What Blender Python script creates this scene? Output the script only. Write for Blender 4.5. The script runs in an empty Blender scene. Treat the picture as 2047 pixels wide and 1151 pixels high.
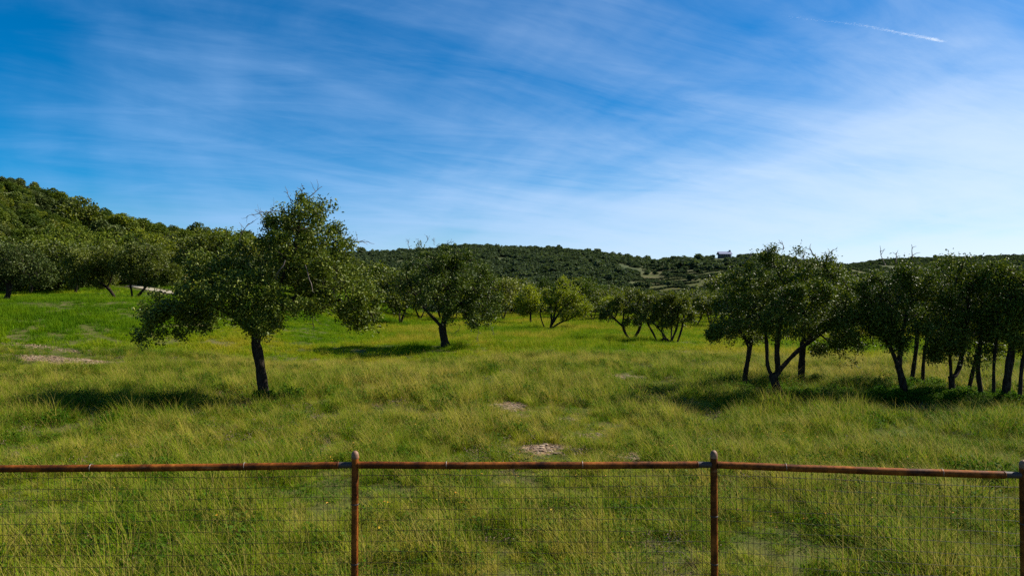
import bpy, math, random
import numpy as np
from mathutils import Vector, Quaternion

sc = bpy.context.scene
C = sc.collection
rng = np.random.default_rng(7)

# ------------------------------------------------------------------ camera
CAM_Z, FPX, CX, CY, PITCH = 2.85, 1365.0, 1023.5, 575.5, math.radians(0.945)
cam = bpy.data.cameras.new('camera')
cam.lens, cam.sensor_width = 24.0, 36.0
cam.clip_start, cam.clip_end = 0.1, 60000
camo = bpy.data.objects.new('camera', cam)
camo.location = (0, 0, CAM_Z)
camo.rotation_euler = (math.pi / 2 + PITCH, 0, 0)
C.objects.link(camo)
sc.camera = camo

# ------------------------------------------------------------------ light
SUN_EL, SUN_AZ = math.radians(42), math.radians(70)
sdir = Vector((math.cos(SUN_EL) * math.sin(SUN_AZ), math.cos(SUN_EL) * math.cos(SUN_AZ), math.sin(SUN_EL)))
sun = bpy.data.lights.new('sun', 'SUN')
sun.energy, sun.angle, sun.color = 5.0, math.radians(0.53), (1.0, 0.94, 0.82)
suno = bpy.data.objects.new('sun', sun)
suno.rotation_euler = (-sdir).to_track_quat('-Z', 'Y').to_euler()
suno.location = (30, 5, 40)
C.objects.link(suno)

sc.view_settings.view_transform = 'Standard'
sc.view_settings.look = 'None'
sc.view_settings.gamma = 1.0
sc.view_settings.exposure = 1.08
sc.view_settings.use_curve_mapping = False
sc.cycles.max_bounces = 6
sc.cycles.transparent_max_bounces = 64
sc.cycles.use_denoising = False


# ------------------------------------------------------------------ node helper
class NT:
    def __init__(self, tree):
        self.t = tree

    def n(self, typ, ins=None, **kw):
        nd = self.t.nodes.new(typ)
        for k, v in kw.items():
            setattr(nd, k, v)
        for k, v in (ins or {}).items():
            self.put(nd, k, v)
        return nd

    def put(self, nd, k, v):
        s = nd.inputs[k]
        if isinstance(v, bpy.types.NodeSocket):
            self.t.links.new(v, s)
        else:
            s.default_value = v

    def math(self, op, a, b=0.0, c=None, clamp=False):
        ins = {0: a, 1: b}
        if c is not None:
            ins[2] = c
        return self.n('ShaderNodeMath', ins, operation=op, use_clamp=clamp).outputs[0]

    def smooth(self, v, a, b, lo=0.0, hi=1.0):
        nd = self.n('ShaderNodeMapRange', {'Value': v, 'From Min': a, 'From Max': b, 'To Min': lo, 'To Max': hi},
                    interpolation_type='SMOOTHSTEP')
        return nd.outputs[0]

    def mix(self, f, a, b, blend='MIX'):
        nd = self.n('ShaderNodeMix', data_type='RGBA', blend_type=blend)
        self.put(nd, 0, f)
        self.put(nd, 6, a)
        self.put(nd, 7, b)
        return nd.outputs[2]

    def noise(self, vec, scale, detail=4.0, rough=0.55, dist=0.0):
        return self.n('ShaderNodeTexNoise', {'Vector': vec, 'Scale': scale, 'Detail': detail, 'Roughness': rough,
                                             'Distortion': dist}).outputs['Fac']

    def ramp(self, fac, stops):
        nd = self.n('ShaderNodeValToRGB', {0: fac})
        cr = nd.color_ramp
        while len(cr.elements) < len(stops):
            cr.elements.new(0.5)
        for e, (p, c) in zip(cr.elements, stops):
            e.position = p
            e.color = (*c, 1.0)
        return nd.outputs[0]


def rgb(*c):
    return (c[0], c[1], c[2], 1.0)


# ------------------------------------------------------------------ world: blue sky with thin cirrus
world = bpy.data.worlds.new('World')
sc.world = world
world.use_nodes = True
W = NT(world.node_tree)
bg = world.node_tree.nodes['Background']
sky = W.n('ShaderNodeTexSky', sky_type='NISHITA', sun_disc=False, sun_elevation=SUN_EL, sun_rotation=SUN_AZ,
          altitude=400, air_density=1.0, dust_density=0.3, ozone_density=3.0)
hs = W.n('ShaderNodeHueSaturation', {'Hue': 0.502, 'Saturation': 1.78, 'Value': 1.15, 'Color': sky.outputs[0]})
tc = W.n('ShaderNodeTexCoord')
sep = W.n('ShaderNodeSeparateXYZ', {0: tc.outputs['Generated']})
dx, dy, dz = sep.outputs
zz = W.math('ADD', W.math('MAXIMUM', dz, 0.0), 0.16)
pv = W.n('ShaderNodeCombineXYZ', {0: W.math('DIVIDE', dx, zz), 1: W.math('DIVIDE', dy, zz), 2: 0.0}).outputs[0]


def layer(rot, scl, seed, scale, detail, rough, dist):
    mp = W.n('ShaderNodeMapping', {'Vector': pv, 'Rotation': (0, 0, math.radians(rot)), 'Scale': scl,
                                   'Location': (seed, seed * 0.7, 0)}, vector_type='TEXTURE')
    return W.noise(mp.outputs[0], scale, detail, rough, dist)


streak = layer(30, (2.6, 0.9, 1), 4.3, 1.1, 8, 0.60, 1.1)       # long fibres
veil = layer(100, (2.2, 1.3, 1), 11.3, 0.62, 5, 0.52, 1.3)       # broad sheets
fine = layer(18, (1.9, 0.62, 1), 5.7, 2.6, 9, 0.64, 1.0)
low = W.smooth(dz, 0.44, 0.0)                                     # veil thickens towards the horizon
right = W.smooth(dx, -0.75, 0.75)
cover = W.math('ADD', W.math('MULTIPLY', low, 0.22), W.math('MULTIPLY', W.math('MULTIPLY', right, W.math('ADD', low, 0.35)), 0.25))
tot = W.math('ADD', W.math('MULTIPLY', streak, 0.42), W.math('MULTIPLY', veil, 0.72))
tot = W.math('ADD', tot, W.math('MULTIPLY', fine, 0.24))
tot = W.math('ADD', tot, cover)
amt = W.smooth(tot, 0.67, 1.26, 0.0, 0.80)
cloudcol = W.mix(right, rgb(2.7, 5.2, 9.2), rgb(7.7, 8.9, 10.5))
col = W.mix(amt, hs.outputs[0], cloudcol)
W.put(bg, 'Color', col)
bg.inputs['Strength'].default_value = 0.05


# ------------------------------------------------------------------ pixel <-> world
def px2w(px, py, D):
    """the point at forward distance D seen at a pixel of the 2047 x 1151 photograph"""
    u, v = (px - CX) / FPX, (CY - py) / FPX
    cp, sp = math.cos(PITCH), math.sin(PITCH)
    dyy, dzz = cp - v * sp, sp + v * cp
    k = D / dyy
    return np.array([u * k, D, CAM_Z + dzz * k])


# ------------------------------------------------------------------ value noise
_tab = np.random.default_rng(99).random((256, 256))


def vnoise(x, y):
    x, y = np.asarray(x, float), np.asarray(y, float)
    xi, yi = np.floor(x).astype(int), np.floor(y).astype(int)
    fx, fy = x - xi, y - yi
    fx, fy = fx * fx * (3 - 2 * fx), fy * fy * (3 - 2 * fy)
    g = lambda a, b: _tab[a & 255, b & 255]
    return (g(xi, yi) * (1 - fx) + g(xi + 1, yi) * fx) * (1 - fy) + (g(xi, yi + 1) * (1 - fx) + g(xi + 1, yi + 1) * fx) * fy


def fbm(x, y, o=4):
    s, a, t = 0, 1.0, 0
    for k in range(o):
        s = s + a * vnoise(x * 2 ** k + 17.3 * k, y * 2 ** k + 5.1 * k)
        t += a
        a *= 0.5
    return s / t


def sstep(a, b, v):
    t = np.clip((v - a) / (b - a), 0, 1)
    return t * t * (3 - 2 * t)


# ------------------------------------------------------------------ terrain height
def ridge(rows, tree_h):
    """rows of (px, py of the skyline, depth, depth of the foot)"""
    A, R, Z, F = [], [], [], []
    for px, py, D, Df in rows:
        a = math.atan((px - CX) / FPX)
        A.append(a)
        R.append(D / math.cos(a))
        F.append(Df / math.cos(a))
        Z.append(px2w(px, py, D)[2] - tree_h)
    return [np.array(q) for q in (A, R, Z, F)]


RL = ridge([(-1400, 320, 230, 95), (-500, 335, 240, 90), (-120, 362, 240, 88), (0, 386, 240, 88), (60, 402, 245, 90),
            (130, 432, 255, 92), (200, 456, 265, 95), (260, 466, 280, 98), (330, 477, 300, 104), (430, 485, 330, 110),
            (520, 497, 350, 118), (620, 515, 360, 130), (740, 545, 370, 150), (900, 592, 380, 200)], 5.0)
RF = ridge([(-600, 515, 900, 420), (500, 514, 900, 420), (715, 511, 900, 400), (760, 508, 900, 380), (850, 505, 860, 340),
            (930, 498, 800, 300), (1050, 493, 800, 290), (1130, 496, 800, 290), (1200, 502, 790, 290), (1250, 509, 780, 290),
            (1310, 518, 760, 290), (1345, 514, 750, 280), (1380, 514, 740, 270), (1440, 509, 720, 260), (1500, 508, 720, 260),
            (1560, 510, 720, 260), (1640, 518, 720, 260), (1690, 528, 720, 260), (1740, 538, 720, 260), (1850, 560, 720, 280),
            (2000, 580, 720, 320), (3500, 585, 720, 400)], 4.5)
RD = ridge([(1100, 560, 1350, 800), (1500, 540, 1400, 800), (1620, 531, 1400, 800), (1690, 526, 1400, 800), (1760, 517, 1350, 780),
            (1830, 513, 1350, 780), (1900, 511, 1350, 780), (2047, 508, 1350, 780), (3500, 500, 1350, 780)], 5.0)


def hill(x, y, T, fall):
    a, R = np.arctan2(x, y), np.hypot(x, y)
    lim = np.clip(a, T[0][0], T[0][-1])
    rr, zr, rf = np.interp(lim, T[0], T[1]), np.interp(lim, T[0], T[2]), np.interp(lim, T[0], T[3])
    t = (R - rf) / (rr - rf)
    up = np.clip(t, 0, 1)
    s = 0.35 * up + 0.65 * up * up * (3 - 2 * up)
    z = zr * np.where(t > 1, np.clip(1 - (t - 1) * fall, 0.2, 1), s)
    return np.where(np.abs(a) > 1.45, 0, np.maximum(z, 0)), t


def field(x, y):
    """the meadow: flat in front, rising to a bench on the left"""
    s = -x
    far = sstep(18, 45, y)
    h = 2.75 * sstep(11, 28, s) * far + 0.055 * np.clip(y - 58, 0, 40) * sstep(14, 40, s)
    h = h + 0.10 * (fbm(x * 0.22, y * 0.22, 3) - 0.5) * sstep(6, 12, y) + 0.35 * (fbm(x * 0.045 + 9, y * 0.045, 2) - 0.5) * sstep(14, 40, y)
    h = h - 0.62 * np.exp(-((y - 34.5) / 5.0) ** 2 - ((x + 6.5) / 8.0) ** 2)     # shallow swale left of the mid-field oak
    return h


def H(x, y):
    x, y = np.asarray(x, float), np.asarray(y, float)
    b = field(x, y)
    hl, tl = hill(x, y, RL, 0.25)
    hf, tf = hill(x, y, RF, 0.3)
    hd, td = hill(x, y, RD, 0.2)
    hz = np.maximum(np.maximum(hl, hf), hd)
    rough = (fbm(x * 0.02, y * 0.02, 3) - 0.5) * np.clip(hz, 0, 9) * np.where(y > 420, 0.3, 0.7)
    return b + hz + rough


def H1(x, y):
    return float(H(np.array([x]), np.array([y]))[0])


def ground_at(px, D):
    x = (px - CX) / FPX * D
    return np.array([x, D, H1(x, D)])


# ------------------------------------------------------------------ mesh helpers
def mesh_np(name, V, F, mats=(), smooth=False, attrs=None, mat_idx=None):
    """F: int array (n, k) or a list of such arrays"""
    V = np.asarray(V, np.float32)
    Fs = [np.asarray(f, np.int32) for f in (F if isinstance(F, (list, tuple)) else [F]) if len(f)]
    me = bpy.data.meshes.new(name)
    me.vertices.add(len(V))
    me.vertices.foreach_set('co', V.ravel())
    nl = sum(f.size for f in Fs)
    npoly = sum(len(f) for f in Fs)
    if npoly:
        me.loops.add(nl)
        me.polygons.add(npoly)
        me.loops.foreach_set('vertex_index', np.concatenate([f.ravel() for f in Fs]))
        tot = np.concatenate([np.full(len(f), f.shape[1], np.int32) for f in Fs])
        st = np.concatenate([[0], np.cumsum(tot)[:-1]]).astype(np.int32)
        me.polygons.foreach_set('loop_start', st)
        if mat_idx is not None:
            me.polygons.foreach_set('material_index', np.asarray(mat_idx, np.int32))
        me.polygons.foreach_set('use_smooth', np.full(npoly, smooth, dtype=bool))
    for m in mats:
        me.materials.append(m)
    for k, (typ, dom, arr) in (attrs or {}).items():
        a = me.attributes.new(k, typ, dom)
        a.data.foreach_set('vector' if typ == 'FLOAT_VECTOR' else 'value', np.asarray(arr).ravel())
    me.update(calc_edges=True)
    return me


def link(name, me, parent=None, loc=None):
    o = bpy.data.objects.new(name, me)
    C.objects.link(o)
    if parent is not None:
        o.parent = parent
    if loc is not None:
        o.location = loc
    return o


def empty(name, loc, label, cat, group=None):
    o = link(name, None, None, loc)
    o.empty_display_size = 0.3
    return tag(o, label, cat, group)


def tag(o, label=None, cat=None, group=None, kind=None):
    for k, v in (('label', label), ('category', cat), ('group', group), ('kind', kind)):
        if v:
            o[k] = v
    return o


def tube(P, r, n, cap=True):
    P = np.asarray(P, float)
    m = len(P)
    r = np.broadcast_to(np.asarray(r, float), (m,))
    T = np.gradient(P, axis=0)
    T /= np.linalg.norm(T, axis=1)[:, None] + 1e-9
    ref = np.array([0.31, 0.87, 0.38]) if abs(T[0][2]) > 0.8 else np.array([0.05, 0.1, 0.99])
    U = np.cross(T, ref)
    U /= np.linalg.norm(U, axis=1)[:, None] + 1e-9
    Wv = np.cross(T, U)
    an = np.arange(n) * 2 * math.pi / n
    V = P[:, None, :] + r[:, None, None] * (np.cos(an)[None, :, None] * U[:, None, :] + np.sin(an)[None, :, None] * Wv[:, None, :])
    V = V.reshape(-1, 3)
    i, j = np.meshgrid(np.arange(m - 1), np.arange(n), indexing='ij')
    a = (i * n + j).ravel()
    b = (i * n + (j + 1) % n).ravel()
    F = np.stack([a, b, b + n, a + n], 1)
    return V, F


class Acc:
    def __init__(self):
        self.V, self.F, self.k = [], [], 0

    def add(self, V, F):
        self.V.append(np.asarray(V, float))
        self.F.append(np.asarray(F) + self.k)
        self.k += len(V)

    def tube(self, P, r, n):
        self.add(*tube(P, r, n))

    def mesh(self, name, mats, smooth=True):
        by = {}
        for f in self.F:
            by.setdefault(f.shape[1], []).append(f)
        return mesh_np(name, np.concatenate(self.V), [np.concatenate(v) for v in by.values()], mats, smooth)


# ------------------------------------------------------------------ materials
def new_mat(name):
    m = bpy.data.materials.new(name)
    m.use_nodes = True
    t = NT(m.node_tree)
    return m, t, m.node_tree.nodes['Principled BSDF'], m.node_tree.nodes['Material Output']


def leaf_mat(name, lo, mid, hi, rough=0.42, trans=0.25, var=0.35, spec=0.5):
    m, t, b, out = new_mat(name)
    geo = t.n('ShaderNodeNewGeometry')
    info = t.n('ShaderNodeObjectInfo')
    c = t.ramp(geo.outputs['Random Per Island'], [(0.0, lo), (0.55, mid), (1.0, hi)])
    v = t.math('ADD', t.math('MULTIPLY', info.outputs['Random'], var), 1 - var / 2)
    c = t.n('ShaderNodeHueSaturation', {'Value': v, 'Color': c,
            'Hue': t.math('ADD', t.math('MULTIPLY', info.outputs['Random'], -0.02 * var / 0.35), 0.51)}).outputs[0]
    t.put(b, 'Base Color', c)
    t.put(b, 'Roughness', rough)
    t.put(b, 'Specular IOR Level', spec)
    tl = t.n('ShaderNodeBsdfTranslucent', {'Color': t.mix(1.0, c, rgb(1.25, 1.3, 0.5), 'MULTIPLY')})
    mx = t.n('ShaderNodeMixShader', {0: trans, 1: b.outputs[0], 2: tl.outputs[0]})
    t.put(out, 'Surface', mx.outputs[0])
    return m


M = {}
M['oak_leaf'] = leaf_mat('oak_leaf', (0.024, 0.041, 0.003), (0.070, 0.102, 0.006), (0.160, 0.180, 0.024), 0.5, 0.2, spec=0.16)
M['oak_leaf_dark'] = leaf_mat('oak_leaf_dark', (0.024, 0.040, 0.003), (0.070, 0.100, 0.006), (0.160, 0.178, 0.024), 0.5, 0.2, spec=0.16)
M['young_leaf'] = leaf_mat('young_leaf', (0.11, 0.135, 0.005), (0.17, 0.195, 0.007), (0.23, 0.235, 0.012), 0.55, 0.4, 0.2, 0.25)
M['bush_leaf'] = leaf_mat('bush_leaf', (0.038, 0.056, 0.004), (0.080, 0.102, 0.007), (0.135, 0.150, 0.016), 0.55, 0.3, 0.5, 0.25)
M['hill_leaf'] = leaf_mat('hill_leaf', (0.032, 0.064, 0.004), (0.066, 0.108, 0.006), (0.110, 0.148, 0.010), 0.7, 0.28, 1.1, 0.15)
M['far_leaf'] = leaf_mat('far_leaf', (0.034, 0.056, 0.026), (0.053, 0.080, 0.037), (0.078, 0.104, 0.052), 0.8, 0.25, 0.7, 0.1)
M['grey_leaf'] = leaf_mat('grey_leaf', (0.028, 0.042, 0.006), (0.052, 0.072, 0.010), (0.09, 0.108, 0.022), 0.55, 0.15, 0.3, 0.15)
M['gold_leaf'] = leaf_mat('gold_leaf', (0.13, 0.10, 0.012), (0.20, 0.15, 0.018), (0.26, 0.20, 0.03), 0.55, 0.3, 0.2)

m, t, b, out = new_mat('bark')
tco = t.n('ShaderNodeTexCoord').outputs['Object']
mp = t.n('ShaderNodeMapping', {'Vector': tco, 'Scale': (1, 1, 0.28)}).outputs[0]
nz = t.noise(mp, 26, 6, 0.65, 0.4)
big = t.noise(tco, 3.0, 3)
c = t.ramp(nz, [(0.30, (0.006, 0.004, 0.003)), (0.50, (0.022, 0.016, 0.011)), (0.70, (0.065, 0.050, 0.036))])
c = t.mix(t.smooth(big, 0.5, 0.75, 0, 0.45), c, rgb(0.042, 0.038, 0.026))
t.put(b, 'Base Color', c)
t.put(b, 'Roughness', 0.95)
t.put(b, 'Specular IOR Level', 0.08)
t.put(b, 'Normal', t.n('ShaderNodeBump', {'Strength': 0.9, 'Distance': 0.03, 'Height': nz}).outputs[0])
M['bark'] = m

m, t, b, out = new_mat('dead_wood')
nz = t.noise(t.n('ShaderNodeTexCoord').outputs['Object'], 8, 3)
t.put(b, 'Base Color', t.ramp(nz, [(0.3, (0.06, 0.045, 0.035)), (0.7, (0.16, 0.12, 0.095))]))
t.put(b, 'Roughness', 0.9)
M['dead_wood'] = m

# rusty oil-field pipe
m, t, b, out = new_mat('rusty_pipe')
tco = t.n('ShaderNodeTexCoord').outputs['Object']
n1 = t.noise(tco, 4.5, 6, 0.65)
n2 = t.noise(tco, 38, 4, 0.6)
mp = t.n('ShaderNodeMapping', {'Vector': tco, 'Scale': (2.2, 2.2, 14)}).outputs[0]
n3 = t.noise(mp, 2.0, 4, 0.6, 0.4)
c = t.ramp(t.math('ADD', t.math('MULTIPLY', n1, 0.75), t.math('MULTIPLY', n2, 0.25)),
           [(0.34, (0.022, 0.007, 0.003)), (0.45, (0.080, 0.022, 0.004)), (0.56, (0.20, 0.056, 0.008)), (0.70, (0.36, 0.125, 0.022))])
c = t.mix(t.smooth(n3, 0.60, 0.74, 0, 0.45), c, rgb(0.27, 0.14, 0.065))
t.put(b, 'Base Color', c)
t.put(b, 'Roughness', t.smooth(n1, 0.3, 0.8, 0.5, 0.85))
t.put(b, 'Specular IOR Level', 0.1)
t.put(b, 'Normal', t.n('ShaderNodeBump', {'Strength': 0.35, 'Distance': 0.004, 'Height': n2}).outputs[0])
M['rusty_pipe'] = m

m, t, b, out = new_mat('weathered_cap')
n1 = t.noise(t.n('ShaderNodeTexCoord').outputs['Object'], 30, 4)
t.put(b, 'Base Color', t.ramp(n1, [(0.35, (0.10, 0.038, 0.015)), (0.6, (0.22, 0.115, 0.060))]))
t.put(b, 'Roughness', 0.7)
M['weathered_cap'] = m

m, t, b, out = new_mat('weld_seam')
t.put(b, 'Base Color', rgb(0.035, 0.022, 0.017))
t.put(b, 'Roughness', 0.7)
M['weld_seam'] = m

m, t, b, out = new_mat('fence_wire')
geo = t.n('ShaderNodeNewGeometry')
n1 = t.noise(geo.outputs['Position'], 1.2, 3)
t.put(b, 'Base Color', t.ramp(n1, [(0.4, (0.018, 0.011, 0.006)), (0.60, (0.035, 0.022, 0.012)), (0.70, (0.11, 0.09, 0.07))]))
t.put(b, 'Roughness', 0.55)
t.put(b, 'Specular IOR Level', 0.3)
M['fence_wire'] = m

m, t, b, out = new_mat('tie_wire')
t.put(b, 'Base Color', rgb(0.33, 0.31, 0.28))
t.put(b, 'Metallic', 0.6)
t.put(b, 'Roughness', 0.45)
M['tie_wire'] = m


def grass_mat(name, kind):
    m, t, b, out = new_mat(name)
    pos = t.n('ShaderNodeNewGeometry').outputs['Position']
    info = t.n('ShaderNodeObjectInfo').outputs['Random']
    at = t.n('ShaderNodeAttribute', attribute_name='tip').outputs['Fac']
    sq = t.n('ShaderNodeMapping', {'Vector': pos, 'Scale': (1, 0.8, 0.0)}).outputs[0]
    patch = t.noise(sq, 0.11, 4, 0.6, 0.6)
    small = t.noise(sq, 1.3, 4, 0.65)
    lush = t.noise(sq, 0.045, 2, 0.5)
    mixv = t.math('ADD', t.math('MULTIPLY', patch, 0.66), t.math('MULTIPLY', small, 0.22))
    mixv = t.math('ADD', mixv, t.math('MULTIPLY', info, 0.14))
    mixv = t.math('ADD', t.math('MULTIPLY', t.math('SUBTRACT', mixv, 0.5), 1.75), 0.50)
    sx, sy, _z = t.n('ShaderNodeSeparateXYZ', {0: pos}).outputs
    lushm = t.math('MULTIPLY', t.smooth(t.math('ADD', sx, t.math('MULTIPLY', patch, 14.0)), -3.0, -15.0), t.smooth(sy, 24.0, 38.0))
    mixv = t.math('SUBTRACT', mixv, t.math('MULTIPLY', lushm, 0.17))
    if kind == 'green':
        c = t.ramp(mixv, [(0.26, (0.046, 0.115, 0.002)), (0.42, (0.112, 0.205, 0.002)), (0.58, (0.195, 0.255, 0.003)), (0.76, (0.28, 0.25, 0.012))])
        c = t.mix(t.math('MULTIPLY', at, t.smooth(patch, 0.45, 0.68, 0.0, 0.4)), c, rgb(0.29, 0.26, 0.012))
    elif kind == 'stalk':
        c = t.ramp(mixv, [(0.32, (0.085, 0.165, 0.002)), (0.52, (0.165, 0.222, 0.003)), (0.74, (0.31, 0.265, 0.022))])
        c = t.mix(t.math('MULTIPLY', at, t.smooth(mixv, 0.48, 0.70, 0.05, 0.75)), c, rgb(0.34, 0.26, 0.035))
    elif kind == 'straw':
        c = t.ramp(mixv, [(0.32, (0.21, 0.19, 0.025)), (0.66, (0.36, 0.28, 0.07))])
    else:
        c = t.ramp(mixv, [(0.32, (0.035, 0.090, 0.004)), (0.5, (0.060, 0.120, 0.006)), (0.70, (0.105, 0.140, 0.018))])
    t.put(b, 'Base Color', c)
    t.put(b, 'Roughness', 0.6)
    t.put(b, 'Specular IOR Level', 0.04)
    tl = t.n('ShaderNodeBsdfTranslucent', {'Color': c})
    mx = t.n('ShaderNodeMixShader', {0: 0.4, 1: b.outputs[0], 2: tl.outputs[0]})
    t.put(out, 'Surface', mx.outputs[0])
    return m


M['grass_green'] = grass_mat('grass_green', 'green')
M['grass_stalk'] = grass_mat('grass_stalk', 'stalk')
M['grass_straw'] = grass_mat('grass_straw', 'straw')
M['weed_leaf'] = grass_mat('weed_leaf', 'weed')

# soil, bare caliche patches, terraces (masks come from the mesh)
m, t, b, out = new_mat('ground_soil')
pos = t.n('ShaderNodeNewGeometry').outputs['Position']
bare = t.n('ShaderNodeAttribute', attribute_name='bare').outputs['Fac']
terr = t.n('ShaderNodeAttribute', attribute_name='terrace').outputs['Fac']
wood = t.n('ShaderNodeAttribute', attribute_name='wooded').outputs['Fac']
n1 = t.noise(pos, 0.35, 4)
n2 = t.noise(pos, 7, 5, 0.65)
n3 = t.noise(pos, 0.03, 3)
turf = t.ramp(n1, [(0.35, (0.030, 0.044, 0.006)), (0.5, (0.052, 0.058, 0.010)), (0.66, (0.085, 0.070, 0.028))])
turf = t.mix(t.smooth(n2, 0.55, 0.75, 0, 0.5), turf, rgb(0.13, 0.10, 0.055))
dirt = t.ramp(n2, [(0.30, (0.065, 0.040, 0.020)), (0.5, (0.165, 0.105, 0.055)), (0.72, (0.27, 0.185, 0.108))])
c = t.mix(t.smooth(t.math('ADD', bare, t.math('MULTIPLY', t.math('SUBTRACT', n2, 0.5), 0.9)), 0.35, 0.65), turf, dirt)
scrub = t.ramp(t.noise(pos, 0.08, 4), [(0.35, (0.030, 0.044, 0.014)), (0.6, (0.065, 0.072, 0.026)), (0.75, (0.115, 0.10, 0.055))])
c = t.mix(wood, c, scrub)
tcol = t.ramp(t.noise(pos, 0.025, 4), [(0.35, (0.042, 0.052, 0.009)), (0.55, (0.060, 0.058, 0.018)), (0.7, (0.075, 0.062, 0.030))])
c = t.mix(terr, c, tcol)
t.put(b, 'Base Color', c)
t.put(b, 'Roughness', 1.0)
t.put(b, 'Specular IOR Level', 0.1)
t.put(b, 'Normal', t.n('ShaderNodeBump', {'Strength': 0.6, 'Distance': 0.05, 'Height': n2}).outputs[0])
M['ground_soil'] = m

m, t, b, out = new_mat('limestone')
info = t.n('ShaderNodeObjectInfo').outputs['Random']
isl = t.n('ShaderNodeNewGeometry').outputs['Random Per Island']
t.put(b, 'Base Color', t.ramp(isl, [(0.0, (0.085, 0.052, 0.028)), (0.5, (0.17, 0.112, 0.064)), (1.0, (0.27, 0.195, 0.125))]))
t.put(b, 'Roughness', 0.95)
M['limestone'] = m

m, t, b, out = new_mat('road_gravel')
n2 = t.noise(t.n('ShaderNodeNewGeometry').outputs['Position'], 3, 4)
t.put(b, 'Base Color', t.ramp(n2, [(0.3, (0.19, 0.16, 0.10)), (0.7, (0.28, 0.24, 0.165))]))
t.put(b, 'Roughness', 1.0)
M['road_gravel'] = m


def plain(name, col, rough=0.7, metal=0.0, noise=0.0, scale=3.0):
    m, t, b, out = new_mat(name)
    if noise:
        f = t.noise(t.n('ShaderNodeTexCoord').outputs['Object'], scale, 3)
        t.put(b, 'Base Color', t.mix(f, rgb(*[v * (1 - noise) for v in col]), rgb(*[min(1, v * (1 + noise)) for v in col])))
    else:
        t.put(b, 'Base Color', rgb(*col))
    t.put(b, 'Roughness', rough)
    t.put(b, 'Metallic', metal)
    return m


M['roof_metal'] = plain('roof_metal', (0.13, 0.145, 0.235), 0.6, 0.0, 0.15)
M['house_wall'] = plain('house_wall', (0.06, 0.055, 0.055), 0.9, 0, 0.3)
M['house_stone'] = plain('house_stone', (0.20, 0.17, 0.15), 0.9, 0, 0.3)
M['red_wall'] = plain('red_wall', (0.30, 0.14, 0.11), 0.9, 0, 0.3)
M['grey_roof'] = plain('grey_roof', (0.20, 0.20, 0.20), 0.8, 0, 0.2)
M['white_paint'] = plain('white_paint', (0.8, 0.8, 0.78), 0.6)
m, t, b, out = new_mat('window_glass')
t.put(b, 'Base Color', rgb(0.02, 0.025, 0.03))
t.put(b, 'Roughness', 0.1)
M['window_glass'] = m

m, t, b, out = new_mat('contrail_ice')
d = t.n('ShaderNodeBsdfDiffuse', {'Color': rgb(0.9, 0.9, 0.9)})
tl = t.n('ShaderNodeBsdfTranslucent', {'Color': rgb(0.9, 0.9, 0.9)})
tp = t.n('ShaderNodeBsdfTransparent')
mx = t.n('ShaderNodeMixShader', {0: 0.5, 1: d.outputs[0], 2: tl.outputs[0]})
mx = t.n('ShaderNodeMixShader', {0: 0.024, 1: tp.outputs[0], 2: mx.outputs[0]})
t.put(out, 'Surface', mx.outputs[0])
M['contrail_ice'] = m

# ------------------------------------------------------------------ ground sheet
# bare patches: (px, py, half width m, half depth m)
PATCH = []
for px, py, wx, wy, st in [(150, 722, 2.3, 0.8, 0.9), (70, 712, 0.9, 0.4, 0.6), (1022, 812, 0.55, 0.8, 0.9), (1090, 896, 0.55, 0.45, 1.0),
                           (1255, 754, 0.95, 0.7, 0.7), (1255, 912, 0.5, 0.35, 0.75), (90, 694, 3.0, 0.6, 0.42), (1135, 838, 0.5, 0.3, 0.6), (1045, 832, 0.3, 0.45, 0.7), (1075, 858, 0.35, 0.4, 0.5), (1110, 876, 0.4, 0.3, 0.6), (985, 800, 0.3, 0.4, 0.6),
                           (1385, 872, 0.4, 0.3, 0.55), (1180, 870, 0.5, 0.3, 0.45), (250, 908, 0.4, 0.3, 0.45),
                           (230, 1100, 0.35, 0.2, 0.4), (640, 735, 0.9, 0.6, 0.45)]:
    D = 20.0
    for _ in range(60):
        x = (px - CX) / FPX * D
        z = H1(x, D)
        D = 0.5 * D + 0.5 * (CAM_Z - z) / ((py - 598.0) / FPX)
    PATCH.append(((px - CX) / FPX * D, D, wx, wy, st))


def bare_mask(x, y):
    v = np.zeros_like(x)
    for cx, cy, wx, wy, st in PATCH:
        d = ((x - cx) / wx) ** 2 + ((y - cy) / wy) ** 2
        d = d * (0.15 + 1.9 * fbm(x * 1.9 + 3, y * 1.9, 4) ** 1.2)
        v = np.maximum(v, st * (1 - sstep(0.35, 1.5, d)))
    return v


TC = [(1335, 558, 85, 30), (1700, 540, 60, 20)]       # terraced slopes of the far hill (pixels of the photo)


def hill_t(x, y, T):
    return hill(x, y, T, 0.3)[1]


def terrace_mask(x, y):
    px = CX + FPX * x / np.maximum(y, 1)
    t = hill_t(x, y, RF)
    w = fbm(x * 0.012, y * 0.012, 3) - 0.5
    m1 = sstep(1268, 1300, px + 60 * w) * (1 - sstep(1480, 1520, px + 60 * w)) * sstep(0.12, 0.18, t + 0.1 * w) * (1 - sstep(0.50, 0.66, t + 0.25 * w))
    m2 = sstep(1560, 1600, px) * (1 - sstep(1745, 1775, px + 40 * w)) * sstep(0.45, 0.55, t) * (1 - sstep(0.97, 1.0, t + 0.1 * w))
    return np.where((y > 200) & (t < 1.05), np.maximum(m1, m2), 0)


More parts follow.
